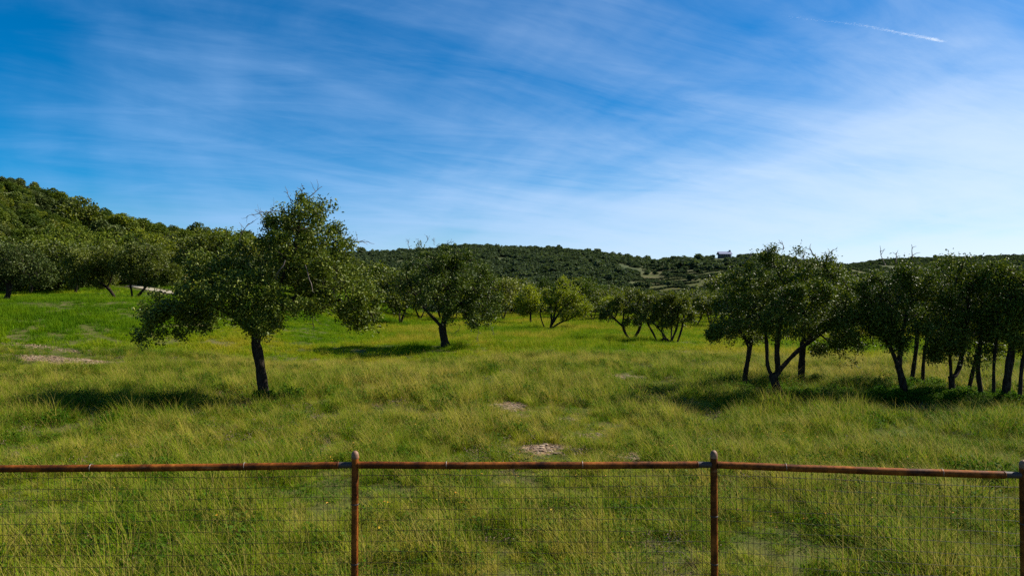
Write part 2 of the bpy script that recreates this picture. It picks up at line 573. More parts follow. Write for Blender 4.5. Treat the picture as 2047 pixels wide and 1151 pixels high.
ang = np.concatenate([np.linspace(-180, -58, 60)[:-1], np.linspace(-58, 58, 560), np.linspace(58, 180, 60)[1:]])
ang = np.radians(ang)[:-1]
rad = np.concatenate([[0.0, 1.5, 3.0], np.geomspace(4.0, 5200, 420)])
A_, R_ = np.meshgrid(ang, rad, indexing='ij')
GX, GY = (R_ * np.sin(A_)), (R_ * np.cos(A_))
GZ = H(GX.ravel(), GY.ravel()).reshape(GX.shape)
GZ = np.where(R_ > 3500, GZ * 0.3, GZ)
na, nr = GX.shape
i, j = np.meshgrid(np.arange(na), np.arange(nr - 1), indexing='ij')
i2 = (i + 1) % na
F = np.stack([i * nr + j, i * nr + j + 1, i2 * nr + j + 1, i2 * nr + j], -1).reshape(-1, 4)
gx, gy = GX.ravel(), GY.ravel()
tl_ = hill_t(gx, gy, RL)
tf_ = hill_t(gx, gy, RF)
inw = np.where(np.abs(np.arctan2(gx, gy)) < 1.45, 1, 0)
ter = terrace_mask(gx, gy)
woodm = np.clip(np.maximum(sstep(-0.08, 0.05, tl_) * (gx < 40), sstep(110, 150, gy)) * inw, 0, 1)
gm = mesh_np('ground', np.stack([gx, gy, GZ.ravel()], 1), F, [M['ground_soil']], True,
             {'bare': ('FLOAT', 'POINT', bare_mask(gx, gy).astype(np.float32)),
              'terrace': ('FLOAT', 'POINT', ter.astype(np.float32)),
              'wooded': ('FLOAT', 'POINT', woodm.astype(np.float32))})
tag(link('ground', gm), kind='structure')

# ------------------------------------------------------------------ pale gravel road at the foot of the left hill
rp = []
for px, D in [(262, 91), (275, 87), (297, 82), (318, 77.5), (345, 73), (385, 70), (430, 70)]:
    g = ground_at(px, D)
    rp.append(g)
rp = np.array(rp)
tt = np.linspace(0, len(rp) - 1, 90)
rc = np.stack([np.interp(tt, np.arange(len(rp)), rp[:, k]) for k in range(3)], 1)
for _ in range(3):
    rc[1:-1] = (rc[:-2] + 2 * rc[1:-1] + rc[2:]) / 4
wv = np.linspace(-0.7, 0.7, 7)
RV, RFc = [], []
nrm = np.gradient(rc[:, :2], axis=0)
nrm = np.stack([-nrm[:, 1], nrm[:, 0]], 1)
nrm /= np.linalg.norm(nrm, axis=1)[:, None]
X = rc[:, None, 0] + nrm[:, None, 0] * wv[None]
Y = rc[:, None, 1] + nrm[:, None, 1] * wv[None]
Z = H(X.ravel(), Y.ravel()).reshape(X.shape) + 0.08 + 0.05 * (1 - (wv / 0.7) ** 2)[None]
i, j = np.meshgrid(np.arange(len(rc) - 1), np.arange(6), indexing='ij')
F = np.stack([i * 7 + j, (i + 1) * 7 + j, (i + 1) * 7 + j + 1, i * 7 + j + 1], -1).reshape(-1, 4)
tag(link('gravel_road', mesh_np('gravel_road', np.stack([X.ravel(), Y.ravel(), Z.ravel()], 1), F, [M['road_gravel']], True)), kind='structure')
ROAD = rc


# ------------------------------------------------------------------ trees
def resample(P, step):
    P = np.asarray(P, float)
    d = np.concatenate([[0], np.cumsum(np.linalg.norm(np.diff(P, axis=0), axis=1))])
    n = max(2, int(d[-1] / step) + 1)
    s = np.linspace(0, d[-1], n)
    Q = np.stack([np.interp(s, d, P[:, k]) for k in range(3)], 1)
    for _ in range(2):
        Q[1:-1] = (Q[:-2] + 2 * Q[1:-1] + Q[2:]) / 4
    return Q


def blob_points(blobs, n, rg):
    vol = np.array([b[1][0] * b[1][1] * b[1][2] for b in blobs])
    k = rg.choice(len(blobs), n, p=vol / vol.sum())
    d = rg.normal(size=(n, 3))
    d /= np.linalg.norm(d, axis=1)[:, None]
    r = rg.random(n) ** 0.42
    Cc, Rr = np.array([b[0] for b in blobs]), np.array([b[1] for b in blobs])
    return Cc[k] + d * r[:, None] * Rr[k]


def grow(stems, att, step, infl, kill, rg, iters=160):
    """stems: polylines; stem k>0 starts at its own first point joined to the nearest existing node"""
    pos, par = [], []
    for s in stems:
        Q = resample(s, step)
        start = -1
        if pos:
            d = np.linalg.norm(np.array(pos) - Q[0], axis=1)
            start = int(d.argmin())
            Q = Q[1:] if d[start] < step * 1.2 else Q
        for q in Q:
            pos.append(q)
            par.append(start)
            start = len(pos) - 1
    pos = [np.asarray(p) for p in pos]
    A = att.copy()
    P = np.array(pos)
    D = np.linalg.norm(A[:, None] - P[None], axis=2)
    near, nd = D.argmin(1), D.min(1)
    alive = nd > kill
    used = {}
    for it in range(iters):
        act = alive & (nd < infl)
        if not act.any():
            if alive.any() and it < iters - 5:
                infl *= 1.4
                continue
            break
        idx = near[act]
        v = A[act] - np.array(pos)[idx]
        v /= np.linalg.norm(v, axis=1)[:, None] + 1e-9
        S = np.zeros((len(pos), 3))
        np.add.at(S, idx, v)
        new = []
        for k in np.unique(idx):
            dvec = S[k] / (np.linalg.norm(S[k]) + 1e-9) + rg.normal(size=3) * 0.22
            dvec /= np.linalg.norm(dvec) + 1e-9
            c = used.get(k, 0)
            if c > 4:
                continue
            used[k] = c + 1
            new.append((pos[k] + dvec * step, k))
        if not new:
            break
        b0 = len(pos)
        for p, k in new:
            pos.append(p)
            par.append(k)
        NP = np.array([p for p, k in new])
        D = np.linalg.norm(A[:, None] - NP[None], axis=2)
        m_, a_ = D.min(1), D.argmin(1)
        up = m_ < nd
        nd = np.where(up, m_, nd)
        near = np.where(up, a_ + b0, near)
        alive &= nd > kill
    return np.array(pos), np.array(par)


def skeleton_mesh(pos, par, r0, rmin, expo=2.3, flare=1.35):
    n = len(pos)
    kids = [[] for _ in range(n)]
    for k in range(n):
        if par[k] >= 0:
            kids[par[k]].append(k)
    w = np.zeros(n)
    for k in range(n - 1, -1, -1):
        w[k] += 1 if not kids[k] else 0
        if par[k] >= 0:
            w[par[k]] += w[k]
    roots = [k for k in range(n) if par[k] < 0]
    tot = max(w[k] for k in roots)
    r = np.maximum(r0 * (w / tot) ** (1 / expo), rmin)
    return kids, w, r, roots


def tree_trunk(pos, par, r0, rmin, expo=2.3):
    kids, w, r, roots = skeleton_mesh(pos, par, r0, rmin, expo)
    acc = Acc()
    stack = [(k, -1) for k in roots]
    while stack:
        k, p = stack.pop()
        path = [p] if p >= 0 else []
        cur = k
        while True:
            path.append(cur)
            ch = kids[cur]
            if not ch:
                break
            ch = sorted(ch, key=lambda q: -w[q])
            for q in ch[1:]:
                stack.append((q, cur))
            cur = ch[0]
        if len(path) < 2:
            continue
        P = pos[path]
        rr = r[path].copy()
        if p >= 0:
            rr[0] = min(rr[0], rr[1] * 1.25)
        else:
            z = np.arange(len(rr))
            rr = rr * (1 + 0.55 * np.exp(-z / 0.9))
            P = np.concatenate([[P[0] - np.array([0, 0, 0.35])], P])
            rr = np.concatenate([[rr[0] * 1.15], rr])
        mx = rr.max()
        ns = 10 if mx > 0.10 else 7 if mx > 0.05 else 5 if mx > 0.02 else 3
        if ns >= 7:   # gnarls
            rr = rr * (1 + 0.10 * np.sin(np.arange(len(rr)) * 2.1 + k))
        acc.tube(P, rr, ns)
    return acc, w, r


def leaves_mesh(name, cen, size, rg, mat, aspect=0.5, outward=None, up=0.35):
    n = len(cen)
    d = rg.normal(size=(n, 3))
    if outward is not None:
        d = d * 0.8 + outward * 0.7
    d[:, 2] += 0.05
    d /= np.linalg.norm(d, axis=1)[:, None]
    nn = rg.normal(size=(n, 3))
    nn[:, 2] += up
    s = np.cross(d, nn)
    s /= np.linalg.norm(s, axis=1)[:, None] + 1e-9
    nn = np.cross(s, d)
    L = size * rg.uniform(0.65, 1.3, n)
    hw = (L * aspect * 0.5)[:, None]
    fold = rg.uniform(0.05, 0.35, n)[:, None] * hw
    b = cen - d * L[:, None] * 0.5
    tp = cen + d * L[:, None] * 0.5
    l = cen + s * hw + nn * fold
    r = cen - s * hw + nn * fold
    V = np.stack([b, r, tp, l], 1).reshape(-1, 3)
    k = np.arange(n)[:, None] * 4
    F = np.concatenate([k + np.array([[0, 1, 2]]), k + np.array([[0, 2, 3]])], 0)
    return mesh_np(name, V, F, [mat], False)


def leaf_centres(pos, w, n, rg, spread, wmax=5, clump=0.8):
    cand = np.where(w <= wmax)[0]
    wt = rg.lognormal(0, clump * 0.7, len(cand))
    P, f = pos[cand], 0
    for q in range(7):                         # smooth 3-D lumps a few twigs wide
        kv = rg.normal(size=3)
        kv *= 2 * math.pi / (spread * rg.uniform(5.0, 11.0)) / np.linalg.norm(kv)
        f = f + np.sin(P @ kv + rg.uniform(0, 6.28))
    wt = wt * np.exp(0.55 * clump * f)
    k = rg.choice(cand, n, p=wt / wt.sum())
    return pos[k] + rg.normal(size=(n, 3)) * spread


def twig_walk(P0, d0, L, rg, depth=2, r=0.012, acc=None, bend=0.35):
    n = 7
    P, d = [np.array(P0)], np.array(d0, float)
    for k in range(n):
        d = d / np.linalg.norm(d) + rg.normal(size=3) * bend * 0.5
        d /= np.linalg.norm(d)
        P.append(P[-1] + d * L / n)
        if depth > 0 and k >= 1 and rg.random() < 0.62:
            dd = d + rg.normal(size=3) * 0.75
            twig_walk(P[-1], dd, L * rg.uniform(0.35, 0.6), rg, depth - 1, r * 0.62, acc, bend)
    acc.tube(np.array(P), np.linspace(r, r * 0.35, n + 1), 4)


def make_tree(name, label, cat, base, stems, blobs, r0, n_att, n_leaf, leaf, mat, seed, step=0.22, kill=None, spread=0.12,
              group=None, rmin=0.006, dead=(), dead_mat=None, clump=0.8, wmax=5, aspect=0.5, expo=1.95):
    """base, stems, blobs are world coordinates; parts are stored relative to the base"""
    rg = np.random.default_rng(seed)
    base = np.asarray(base, float)
    st = [np.asarray(s, float) - base for s in stems]
    bl = [(np.asarray(c, float) - base, np.asarray(r, float)) for c, r in blobs]
    att = blob_points(bl, n_att, rg)
    pos, par = grow(st, att, step, step * 6, kill or step * 1.15, rg)
    acc, w, r = tree_trunk(pos, par, r0, rmin, expo)
    o = empty(name, base, label, cat, group)
    link('trunk', acc.mesh('trunk', [M['bark']]), o)
    cen = leaf_centres(pos, w, n_leaf, rg, spread, wmax, clump)
    ctr = np.mean([b[0] for b in bl], 0)
    ow = cen - ctr
    ow /= np.linalg.norm(ow, axis=1)[:, None] + 1e-9
    cr = link('crown', leaves_mesh('crown', cen, leaf, rg, mat, aspect, ow), o)
    cr['kind'] = 'stuff'
    for P0, d0, L, dep in dead:
        a2 = Acc()
        twig_walk(np.asarray(P0) - base, d0, L, rg, dep, 0.016, a2)
        link('bare_twig', a2.mesh('bare_twig', [dead_mat or M['dead_wood']]), o)
    return o


def pxtree(name, label, base_px, D, stems_px, blobs_px, seed, trunk_px, n_att, n_leaf, leaf, mat, dead_px=(), depth=0.9, **kw):
    """shape given as the tree is seen; every stem and blob has its own depth offset"""
    py0, D0 = stems_px[0][0][1] - 3, D
    for _ in range(40):                        # distance at which the foot meets the real, uneven ground
        D = 0.6 * D + 0.4 * (CAM_Z - H1((base_px - CX) / FPX * D, D)) / max((py0 - 598.0) / FPX, 0.01)
        D = min(max(D, 0.86 * D0), 1.1 * D0)
    if py0 < 640:
        D = D0
    base = ground_at(base_px, D)
    mpp = D / FPX
    stems = []
    for s in stems_px:
        pts = []
        for q in s:
            px, py, do = (q + (0,))[:3]
            pts.append(px2w(px, py, D + do))
        stems.append(np.array(pts))
    if stems[0][0][2] > base[2]:
        stems[0][0][2] = base[2]
    blobs = []
    for q in blobs_px:
        px, py, rx, ry, do = (q + (0,))[:5]
        blobs.append((px2w(px, py, D + do), (rx * mpp, rx * mpp * depth, ry * mpp)))
    dead = []
    for px, py, do, dx_, dz_, L, dep in dead_px:
        dead.append((px2w(px, py, D + do), (dx_, rng.normal() * 0.2, dz_), L, dep))
    return make_tree(name, label, 'tree', base, stems, blobs, trunk_px * mpp * 0.325, n_att, n_leaf, leaf, mat, seed, dead=dead, **kw)


G_NEAR = 'live oaks standing in the meadow'
pxtree('oak_tree', 'large lone oak left of centre with a leaning trunk and a dead-twigged top', 528, 19.3,
       [[(530, 806), (523, 755), (518, 715), (507, 668)],
        [(507, 668), (480, 640, -0.2), (430, 610, -0.5), (370, 600, -0.6), (330, 625, -0.6)],
        [(510, 680), (535, 620, 0.2), (560, 560, 0.3), (590, 500, 0.2), (600, 430, 0.1)],
        [(535, 620, 0.2), (600, 590, 0.4), (660, 590, 0.2), (715, 620, 0.0)],
        [(507, 668), (470, 600, 0.6), (430, 545, 0.9)]],
       [(345, 628, 70, 34, -.5), (300, 662, 34, 20, -.7), (425, 560, 68, 52, .2), (400, 515, 34, 22, .3), (470, 520, 48, 36, .1),
        (505, 590, 62, 62, -.7), (510, 630, 48, 30, -.4), (400, 625, 50, 34, .6),
        (590, 445, 58, 42, .1), (610, 405, 32, 20), (645, 465, 52, 40, .2), (690, 487, 24, 12, .2), (625, 430, 46, 34, -.6), (605, 470, 58, 42, .9), (665, 500, 44, 30, -.5), (560, 490, 48, 40, .2),
        (600, 540, 62, 52, .3), (660, 560, 55, 40, .2), (715, 590, 44, 40), (738, 640, 28, 28), (715, 632, 40, 34, .5), (690, 610, 40, 30, -.6), (590, 610, 36, 30, 0.8),
        (320, 600, 30, 20, .4), (520, 645, 62, 26, -1.2), (455, 590, 60, 44, -1.3), (560, 600, 46, 44, -1.5), (285, 682, 18, 9, -.6), (372, 600, 46, 28, -.9), (312, 640, 26, 18, .2), (365, 660, 26, 14, -.8), (335, 678, 24, 10, -.4), (390, 655, 30, 16, .2), (640, 615, 34, 20, -1.0), (560, 500, 44, 40, -1.0), (640, 520, 40, 34, -1.2), (705, 555, 40, 36, .5), (750, 618, 20, 32), (720, 650, 30, 18), (690, 575, 40, 36, -1)],
       17, 30, 2300, 64000, 0.085, M['oak_leaf'],
       [(560, 450, 0, -1, 0.25, 0.95, 2), (555, 470, .2, -1, -0.2, 0.9, 2), (575, 425, .3, -0.8, 0.35, 0.75, 2), (600, 400, 0, 0.2, 1, 0.4, 2),
        (612, 398, .2, 0.8, 0.6, 0.6, 1), (585, 410, -.2, -0.4, 1, 0.45, 1), (480, 490, 0, -0.1, 1, 0.65, 1), (690, 490, 0, 1, -0.05, 0.6, 1),
        (570, 520, -1.6, -0.35, -0.8, 0.9, 0), (610, 530, -1.6, 0.1, -1, 1.0, 0), (620, 600, -1.2, 0.2, -1, 0.8, 1)],
       spread=0.10, group=G_NEAR, step=0.22, clump=0.78, wmax=4)

pxtree('oak_tree', 'round-topped oak on a forked trunk in mid field, right of the largest lone oak', 890, 42.0,
       [[(892, 696), (886, 672), (884, 655)],
        [(884, 655), (870, 638, .2), (852, 622, .4), (830, 590, .6)],
        [(884, 658), (892, 625, -.2), (896, 590, 0), (900, 540, 0)],
        [(892, 625, -.2), (930, 600, .4), (970, 590, .2)]],
       [(845, 555, 62, 46), (900, 535, 70, 40, .4), (955, 575, 60, 48), (988, 612, 34, 38), (818, 592, 34, 30, -.5), (866, 512, 36, 22),
        (930, 610, 50, 42, -1), (880, 585, 60, 42, -1.5), (800, 570, 26, 22), (960, 640, 40, 16, .5), (905, 505, 26, 10), (845, 495, 18, 10), (832, 490, 10, 8), (851, 484, 8, 10), (890, 492, 9, 9), (820, 503, 12, 7)],
       12, 22, 1300, 30000, 0.13, M['oak_leaf'],
       [(838, 495, 0, -0.5, 1, 0.55, 2), (850, 486, 0, 0.4, 1, 0.55, 2), (890, 492, 0, 0.3, 1, 0.5, 2), (820, 500, 0, -0.8, 0.6, 0.6, 2), (868, 490, 0, 0, 1, .4, 2),
        (950, 640, -.5, 0.1, -1, 1.0, 2), (920, 650, .3, -0.2, -1, 0.8, 2), (980, 650, 0, 0.3, -1, 0.7, 2)],
       spread=0.17, group=G_NEAR, step=0.34, rmin=0.012, clump=1.1, wmax=4)

pxtree('oak_tree', 'dense dark oak with a low Y-shaped fork, nearest tree right of centre', 1558, 19.4,
       [[(1562, 802), (1552, 772), (1545, 752)],
        [(1545, 752), (1533, 742), (1534, 700, .1), (1530, 650, .1), (1500, 600, .2)],
        [(1547, 755), (1560, 738), (1580, 715, .2), (1600, 696, .3), (1650, 660, .3)],
        [(1556, 742), (1552, 700, -.3), (1560, 640, -.3), (1575, 580, -.2)]],
       [(1495, 575, 58, 48), (1560, 540, 66, 36, .2), (1620, 560, 66, 52), (1682, 605, 50, 62), (1555, 630, 76, 46, -.6), (1465, 638, 40, 30),
        (1702, 690, 32, 42), (1716, 655, 26, 44, .4), (1690, 650, 44, 40, -.4), (1660, 690, 34, 30, .5), (1728, 605, 20, 34), (1640, 655, 56, 36, .4), (1585, 510, 34, 14), (1530, 515, 26, 14), (1440, 668, 22, 12), (1534, 501, 7, 10), (1568, 497, 7, 10), (1650, 507, 10, 9), (1485, 522, 7, 9), (1632, 512, 7, 8), (1606, 506, 6, 8), (1600, 600, 60, 46, -.9), (1500, 660, 40, 26, .5)],
       13, 24, 1700, 52000, 0.070, M['oak_leaf_dark'],
       [(1535, 510, 0, -0.1, 1, 0.25, 1), (1565, 500, 0, 0.15, 1, 0.25, 1), (1650, 520, 0, 0.2, 1, 0.32, 2), (1485, 530, 0, 0, 1, 0.4, 1), (1605, 520, 0, 0, 1, .35, 1),
        (1635, 520, 0, -0.3, 1, .4, 1)],
       spread=0.09, group=G_NEAR, step=0.19, clump=1.1, wmax=4)
pxtree('oak_tree', 'slender curved-trunk oak just left of and behind the Y-forked tree', 1490, 21.6,
       [[(1489, 784), (1488, 750), (1497, 715), (1500, 680)], [(1500, 690), (1470, 650), (1445, 640)], [(1500, 690), (1515, 640), (1520, 590)]],
       [(1470, 612, 46, 40), (1442, 655, 26, 20), (1505, 600, 44, 46, .5), (1470, 660, 30, 20, .6)],
       14, 14, 700, 15000, 0.075, M['oak_leaf_dark'], spread=0.11, group=G_NEAR, step=0.22)
pxtree('oak_tree', 'straight-stemmed oak standing behind the right side of the Y-forked tree', 1601, 22.8,
       [[(1601, 772), (1602, 740), (1605, 690), (1610, 630)], [(1605, 690), (1650, 640), (1690, 600)]],
       [(1610, 600, 54, 50), (1665, 575, 48, 44), (1690, 640, 40, 46, .4)],
       15, 19, 700, 15000, 0.075, M['oak_leaf_dark'], spread=0.11, group=G_NEAR, step=0.22)
# dense grove at the right edge
GR = 'oaks of the dense grove at the right edge'
pxtree('oak_tree', 'thick leaning oak at the left end of the right-edge grove', 1808, 19.3,
       [[(1812, 804), (1806, 770), (1798, 735), (1785, 705)], [(1798, 735), (1800, 680, .2), (1815, 620, .2), (1835, 560, .1)], [(1785, 705), (1765, 660), (1760, 600)]],
       [(1772, 590, 46, 50), (1828, 555, 52, 38), (1800, 640, 46, 46, -.4), (1752, 565, 28, 30), (1742, 630, 26, 44), (1775, 670, 36, 26, .3), (1830, 670, 34, 26, -.4), (1800, 600, 48, 46, .6), (1815, 520, 26, 10)],
       21, 20, 1100, 25000, 0.070, M['oak_leaf_dark'], [(1770, 530, 0, -.3, 1, .42, 1), (1822, 520, 0, 0, 1, .45, 1), (1790, 525, .2, .2, 1, .3, 1)], spread=0.11, group=GR, step=0.2, clump=1.1)
pxtree('oak_tree', 'thin upright oak standing just behind the leaning grove tree', 1845, 21.8,
       [[(1845, 780), (1845, 735), (1850, 690), (1855, 640)], [(1850, 690), (1875, 640), (1885, 590)]],
       [(1850, 600, 46, 46), (1880, 560, 44, 40), (1862, 650, 36, 30)], 22, 10, 600, 12000, 0.075, M['oak_leaf_dark'], spread=0.11, group=GR, step=0.22)
pxtree('oak_tree', 'slim oak rising between the leaning tree and the fork-trunked grove oak', 1824, 23.0,
       [[(1822, 772), (1826, 735), (1832, 700), (1835, 640)]],
       [(1835, 620, 40, 44), (1820, 580, 36, 36)], 23, 12, 400, 6000, 0.075, M['oak_leaf_dark'], spread=0.11, group=GR, step=0.22)
pxtree('oak_tree', 'fork-trunked oak in the middle of the right-edge grove', 1905, 19.6,
       [[(1906, 802), (1902, 760), (1900, 725), (1895, 660)], [(1904, 760), (1920, 735, .2), (1926, 690, .2), (1935, 620)]],
       [(1895, 590, 46, 48), (1888, 665, 42, 40, -.3), (1930, 555, 42, 40), (1910, 625, 44, 44, .5), (1915, 525, 26, 12), (1872, 705, 24, 20), (1925, 690, 34, 24, .4)],
       24, 17, 1000, 21000, 0.070, M['oak_leaf_dark'], spread=0.11, group=GR, step=0.2, clump=1.1)
pxtree('oak_tree', 'right-leaning thin oak beside the fork-trunked grove tree', 1935, 20.6,
       [[(1934, 792), (1942, 755), (1950, 720), (1962, 660)]],
       [(1955, 600, 42, 46), (1965, 660, 32, 32), (1950, 550, 34, 22)], 25, 11, 500, 8000, 0.072, M['oak_leaf_dark'], spread=0.11, group=GR, step=0.2, clump=1.1)
pxtree('oak_tree', 'short oak with a left-leaning stem near the grove centre right', 1962, 19.2,
       [[(1964, 804), (1958, 765), (1953, 735), (1960, 690)]],
       [(1968, 640, 40, 42), (1975, 700, 34, 30), (1985, 590, 34, 36), (1950, 715, 22, 18, -.3)], 26, 13, 500, 9000, 0.070, M['oak_leaf_dark'], spread=0.11, group=GR, step=0.2, clump=1.1)
pxtree('oak_tree', 'thinnest straight oak of the grove, right of its centre', 1986, 19.0,
       [[(1986, 808), (1987, 770), (1986, 730), (1992, 680)]],
       [(1995, 640, 36, 44), (1998, 560, 36, 30)], 27, 9, 400, 7000, 0.070, M['oak_leaf_dark'], spread=0.11, group=GR, step=0.2, clump=1.1)
pxtree('oak_tree', 'stoutest trunk near the right border of the grove, leaning right', 2010, 18.9,
       [[(2008, 812), (2013, 765), (2018, 725), (2030, 660)]],
       [(2025, 610, 48, 50), (2035, 680, 34, 34), (2040, 560, 36, 30), (2010, 560, 30, 26)], 28, 22, 800, 13000, 0.070, M['oak_leaf_dark'], spread=0.11, group=GR, step=0.2, clump=1.1)
pxtree('oak_tree', 'rightmost thin oak of the grove, cut by the picture edge', 2038, 18.6,
       [[(2038, 815), (2040, 770), (2042, 730), (2060, 660)]],
       [(2070, 620, 54, 60), (2050, 690, 30, 30), (2090, 580, 40, 40)], 29, 11, 500, 9000, 0.072, M['oak_leaf_dark'], spread=0.11, group=GR, step=0.2, clump=1.1)

# bright young trees in the middle distance
GY_ = 'multi-stemmed young trees in the middle of the field'
pxtree('young_tree', 'bright yellow-green tree on four fanned stems, in mid field', 1098, 66.0,
       [[(1098, 660), (1108, 640), (1125, 615), (1150, 600)], [(1098, 660), (1106, 640, .5), (1112, 610, .5), (1120, 580, .3)], [(1100, 658), (1118, 645, -.5), (1145, 635), (1165, 620)],
        [(1100, 658), (1103, 638, -.5), (1100, 610, -.5), (1105, 590)], [(1090, 658), (1082, 640), (1078, 620), (1090, 600)]],
       [(1130, 588, 36, 26), (1105, 598, 32, 24), (1158, 614, 28, 22), (1122, 568, 22, 14), (1140, 622, 34, 9), (1180, 630, 14, 10), (1100, 615, 26, 9)],
       31, 9, 700, 15000, 0.16, M['young_leaf'], clump=1.2, spread=0.15, group=GY_, step=0.32, rmin=0.03, depth=1.0, expo=3.2)
pxtree('young_tree', 'small yellow-green tree with one thin trunk, left of the fan-stemmed tree', 1062, 82.0,
       [[(1061, 650), (1060, 630), (1062, 610)]], [(1056, 600, 26, 22), (1075, 605, 20, 18), (1050, 615, 18, 12), (1060, 585, 16, 12)],
       32, 6, 350, 6000, 0.2, M['young_leaf'], spread=0.25, group=GY_, step=0.4, rmin=0.03)
pxtree('young_tree', 'crooked low tree with a left-bent stem, middle right of the field', 1262, 49.0,
       [[(1262, 682), (1250, 668), (1243, 650), (1246, 635)], [(1264, 682), (1275, 665), (1283, 650), (1280, 625)], [(1243, 650), (1225, 635), (1215, 622)]],
       [(1222, 622, 26, 20), (1278, 610, 34, 28), (1250, 612, 26, 24), (1290, 590, 24, 14), (1268, 640, 26, 12)],
       33, 10, 700, 13000, 0.14, M['bush_leaf'], clump=1.1, spread=0.14, group=GY_, step=0.3, rmin=0.02, expo=3.0)
pxtree('young_tree', 'dark-centred tree on a row of slanting stems, middle right of the field', 1336, 47.0,
       [[(1340, 686), (1350, 665), (1358, 640), (1350, 615)], [(1336, 686), (1326, 665), (1312, 652), (1300, 640)], [(1342, 686), (1342, 660, .6), (1346, 630, .6)],
        [(1330, 684), (1322, 668, -.4), (1324, 650, -.4)], [(1352, 690), (1360, 668), (1366, 645), (1368, 620)], [(1314, 684), (1306, 665, .5), (1296, 650, .5), (1290, 635)]],
       [(1345, 622, 34, 34), (1312, 606, 30, 22), (1372, 630, 18, 26), (1335, 590, 30, 10), (1300, 630, 26, 18), (1360, 600, 20, 12)],
       34, 10, 800, 15000, 0.13, M['bush_leaf'], clump=1.1, spread=0.14, group=GY_, step=0.3, rmin=0.02, expo=3.2)

# trees on the green rise at the left
GL = 'oaks on the green rise at the left'
pxtree('oak_tree', 'grey-green oak with a crooked trunk at the left picture edge', 2, 45.0,
       [[(-4, 622), (8, 606), (18, 590), (18, 560)], [(18, 565), (-10, 540), (-30, 520)], [(18, 560), (40, 540), (65, 525)]],
       [(30, 520, 50, 34), (-20, 530, 50, 38), (70, 545, 36, 28), (10, 560, 40, 16), (95, 560, 14, 14)],
       41, 15, 800, 15000, 0.15, M['grey_leaf'], spread=0.2, group=GL, step=0.3, rmin=0.012)
pxtree('oak_tree', 'left-leaning oak, left one of the pair on the green rise', 232, 60.0,
       [[(232, 602), (222, 580), (208, 569), (190, 562)], [(208, 569), (190, 545), (180, 520)], [(215, 575), (225, 550), (225, 525)]],
       [(190, 530, 46, 34), (150, 530, 30, 30), (225, 515, 36, 24), (195, 560, 40, 14), (150, 560, 24, 14)],
       42, 9, 900, 15000, 0.18, M['bush_leaf'], spread=0.22, group=GL, step=0.34, rmin=0.015)
pxtree('oak_tree', 'oak with a U-shaped double trunk, right one of the pair on the green rise', 262, 59.0,
       [[(262, 604), (278, 590), (292, 572), (305, 555), (320, 530)], [(264, 602), (264, 582), (258, 566), (262, 540)]],
       [(300, 530, 44, 34), (330, 550, 30, 26), (260, 530, 38, 32), (290, 500, 34, 16), (345, 570, 18, 14)],
       43, 10, 900, 15000, 0.18, M['bush_leaf'], spread=0.22, group=GL, step=0.34, rmin=0.015)


# ------------------------------------------------------------------ prototypes for the trees further back
def proto_tree(seed, h, wid, n_leaf, leaf, mat, nst=2, low=0.25, att=260):
    rg = np.random.default_rng(seed)
    stems = []
    for k in range(nst):
        a = rg.uniform(0, 6.28)
        q = np.array([math.cos(a), math.sin(a), 0])
        stems.append(np.array([[0, 0, 0], q * 0.08 * wid + [0, 0, h * 0.2], q * 0.16 * wid + [0, 0, h * 0.45]]))
    blobs = []
    for k in range(8):
        a, rr = rg.uniform(0, 6.28), wid * 0.5 * math.sqrt(rg.random()) * 0.62
        zc = rg.uniform(low + 0.2, 0.80) * h
        s = rg.uniform(0.20, 0.32) * wid
        blobs.append((np.array([rr * math.cos(a), rr * math.sin(a), zc]), np.array([s, s, s * 0.62])))
    a = blob_points(blobs, att, rg)
    a = a[(a[:, 2] > h * low)]
    pos, par = grow(stems, a, h * 0.085, h * 0.6, h * 0.09, rg)
    acc, w, r = tree_trunk(pos, par, 0.10 * h / 5, 0.016 * h / 5, 2.6)
    cen = leaf_centres(pos, w, n_leaf, rg, h * 0.055, 5, 0.9)
    ctr = np.array([0, 0, h * 0.5])
    ow = (cen - ctr) / (np.linalg.norm(cen - ctr, axis=1)[:, None] + 1e-9)
    return acc.mesh('trunk', [M['bark']]), leaves_mesh('crown', cen, leaf, rg, mat, 0.6, ow)


PROTO = [proto_tree(101, 5.0, 6.0, 5200, 0.24, M['bush_leaf']), proto_tree(102, 5.0, 4.8, 4800, 0.24, M['bush_leaf'], 3),
         proto_tree(103, 5.0, 5.6, 5200, 0.24, M['oak_leaf']), proto_tree(104, 5.0, 6.6, 5200, 0.24, M['hill_leaf'], 2),
         proto_tree(105, 5.0, 5.0, 4600, 0.24, M['young_leaf'], 3)]


def place_tree(p, px, D, h, label, group, rs):
    g = ground_at(px, D)
    o = empty('field_tree', g, label, 'tree', group)
    o.rotation_euler = (0, 0, rs.uniform(0, 6.28))
    s = h / 5.0
    o.scale = (s * rs.uniform(0.9, 1.2), s * rs.uniform(0.9, 1.2), s)
    link('trunk', PROTO[p][0], o)
    link('crown', PROTO[p][1], o)['kind'] = 'stuff'
    return o


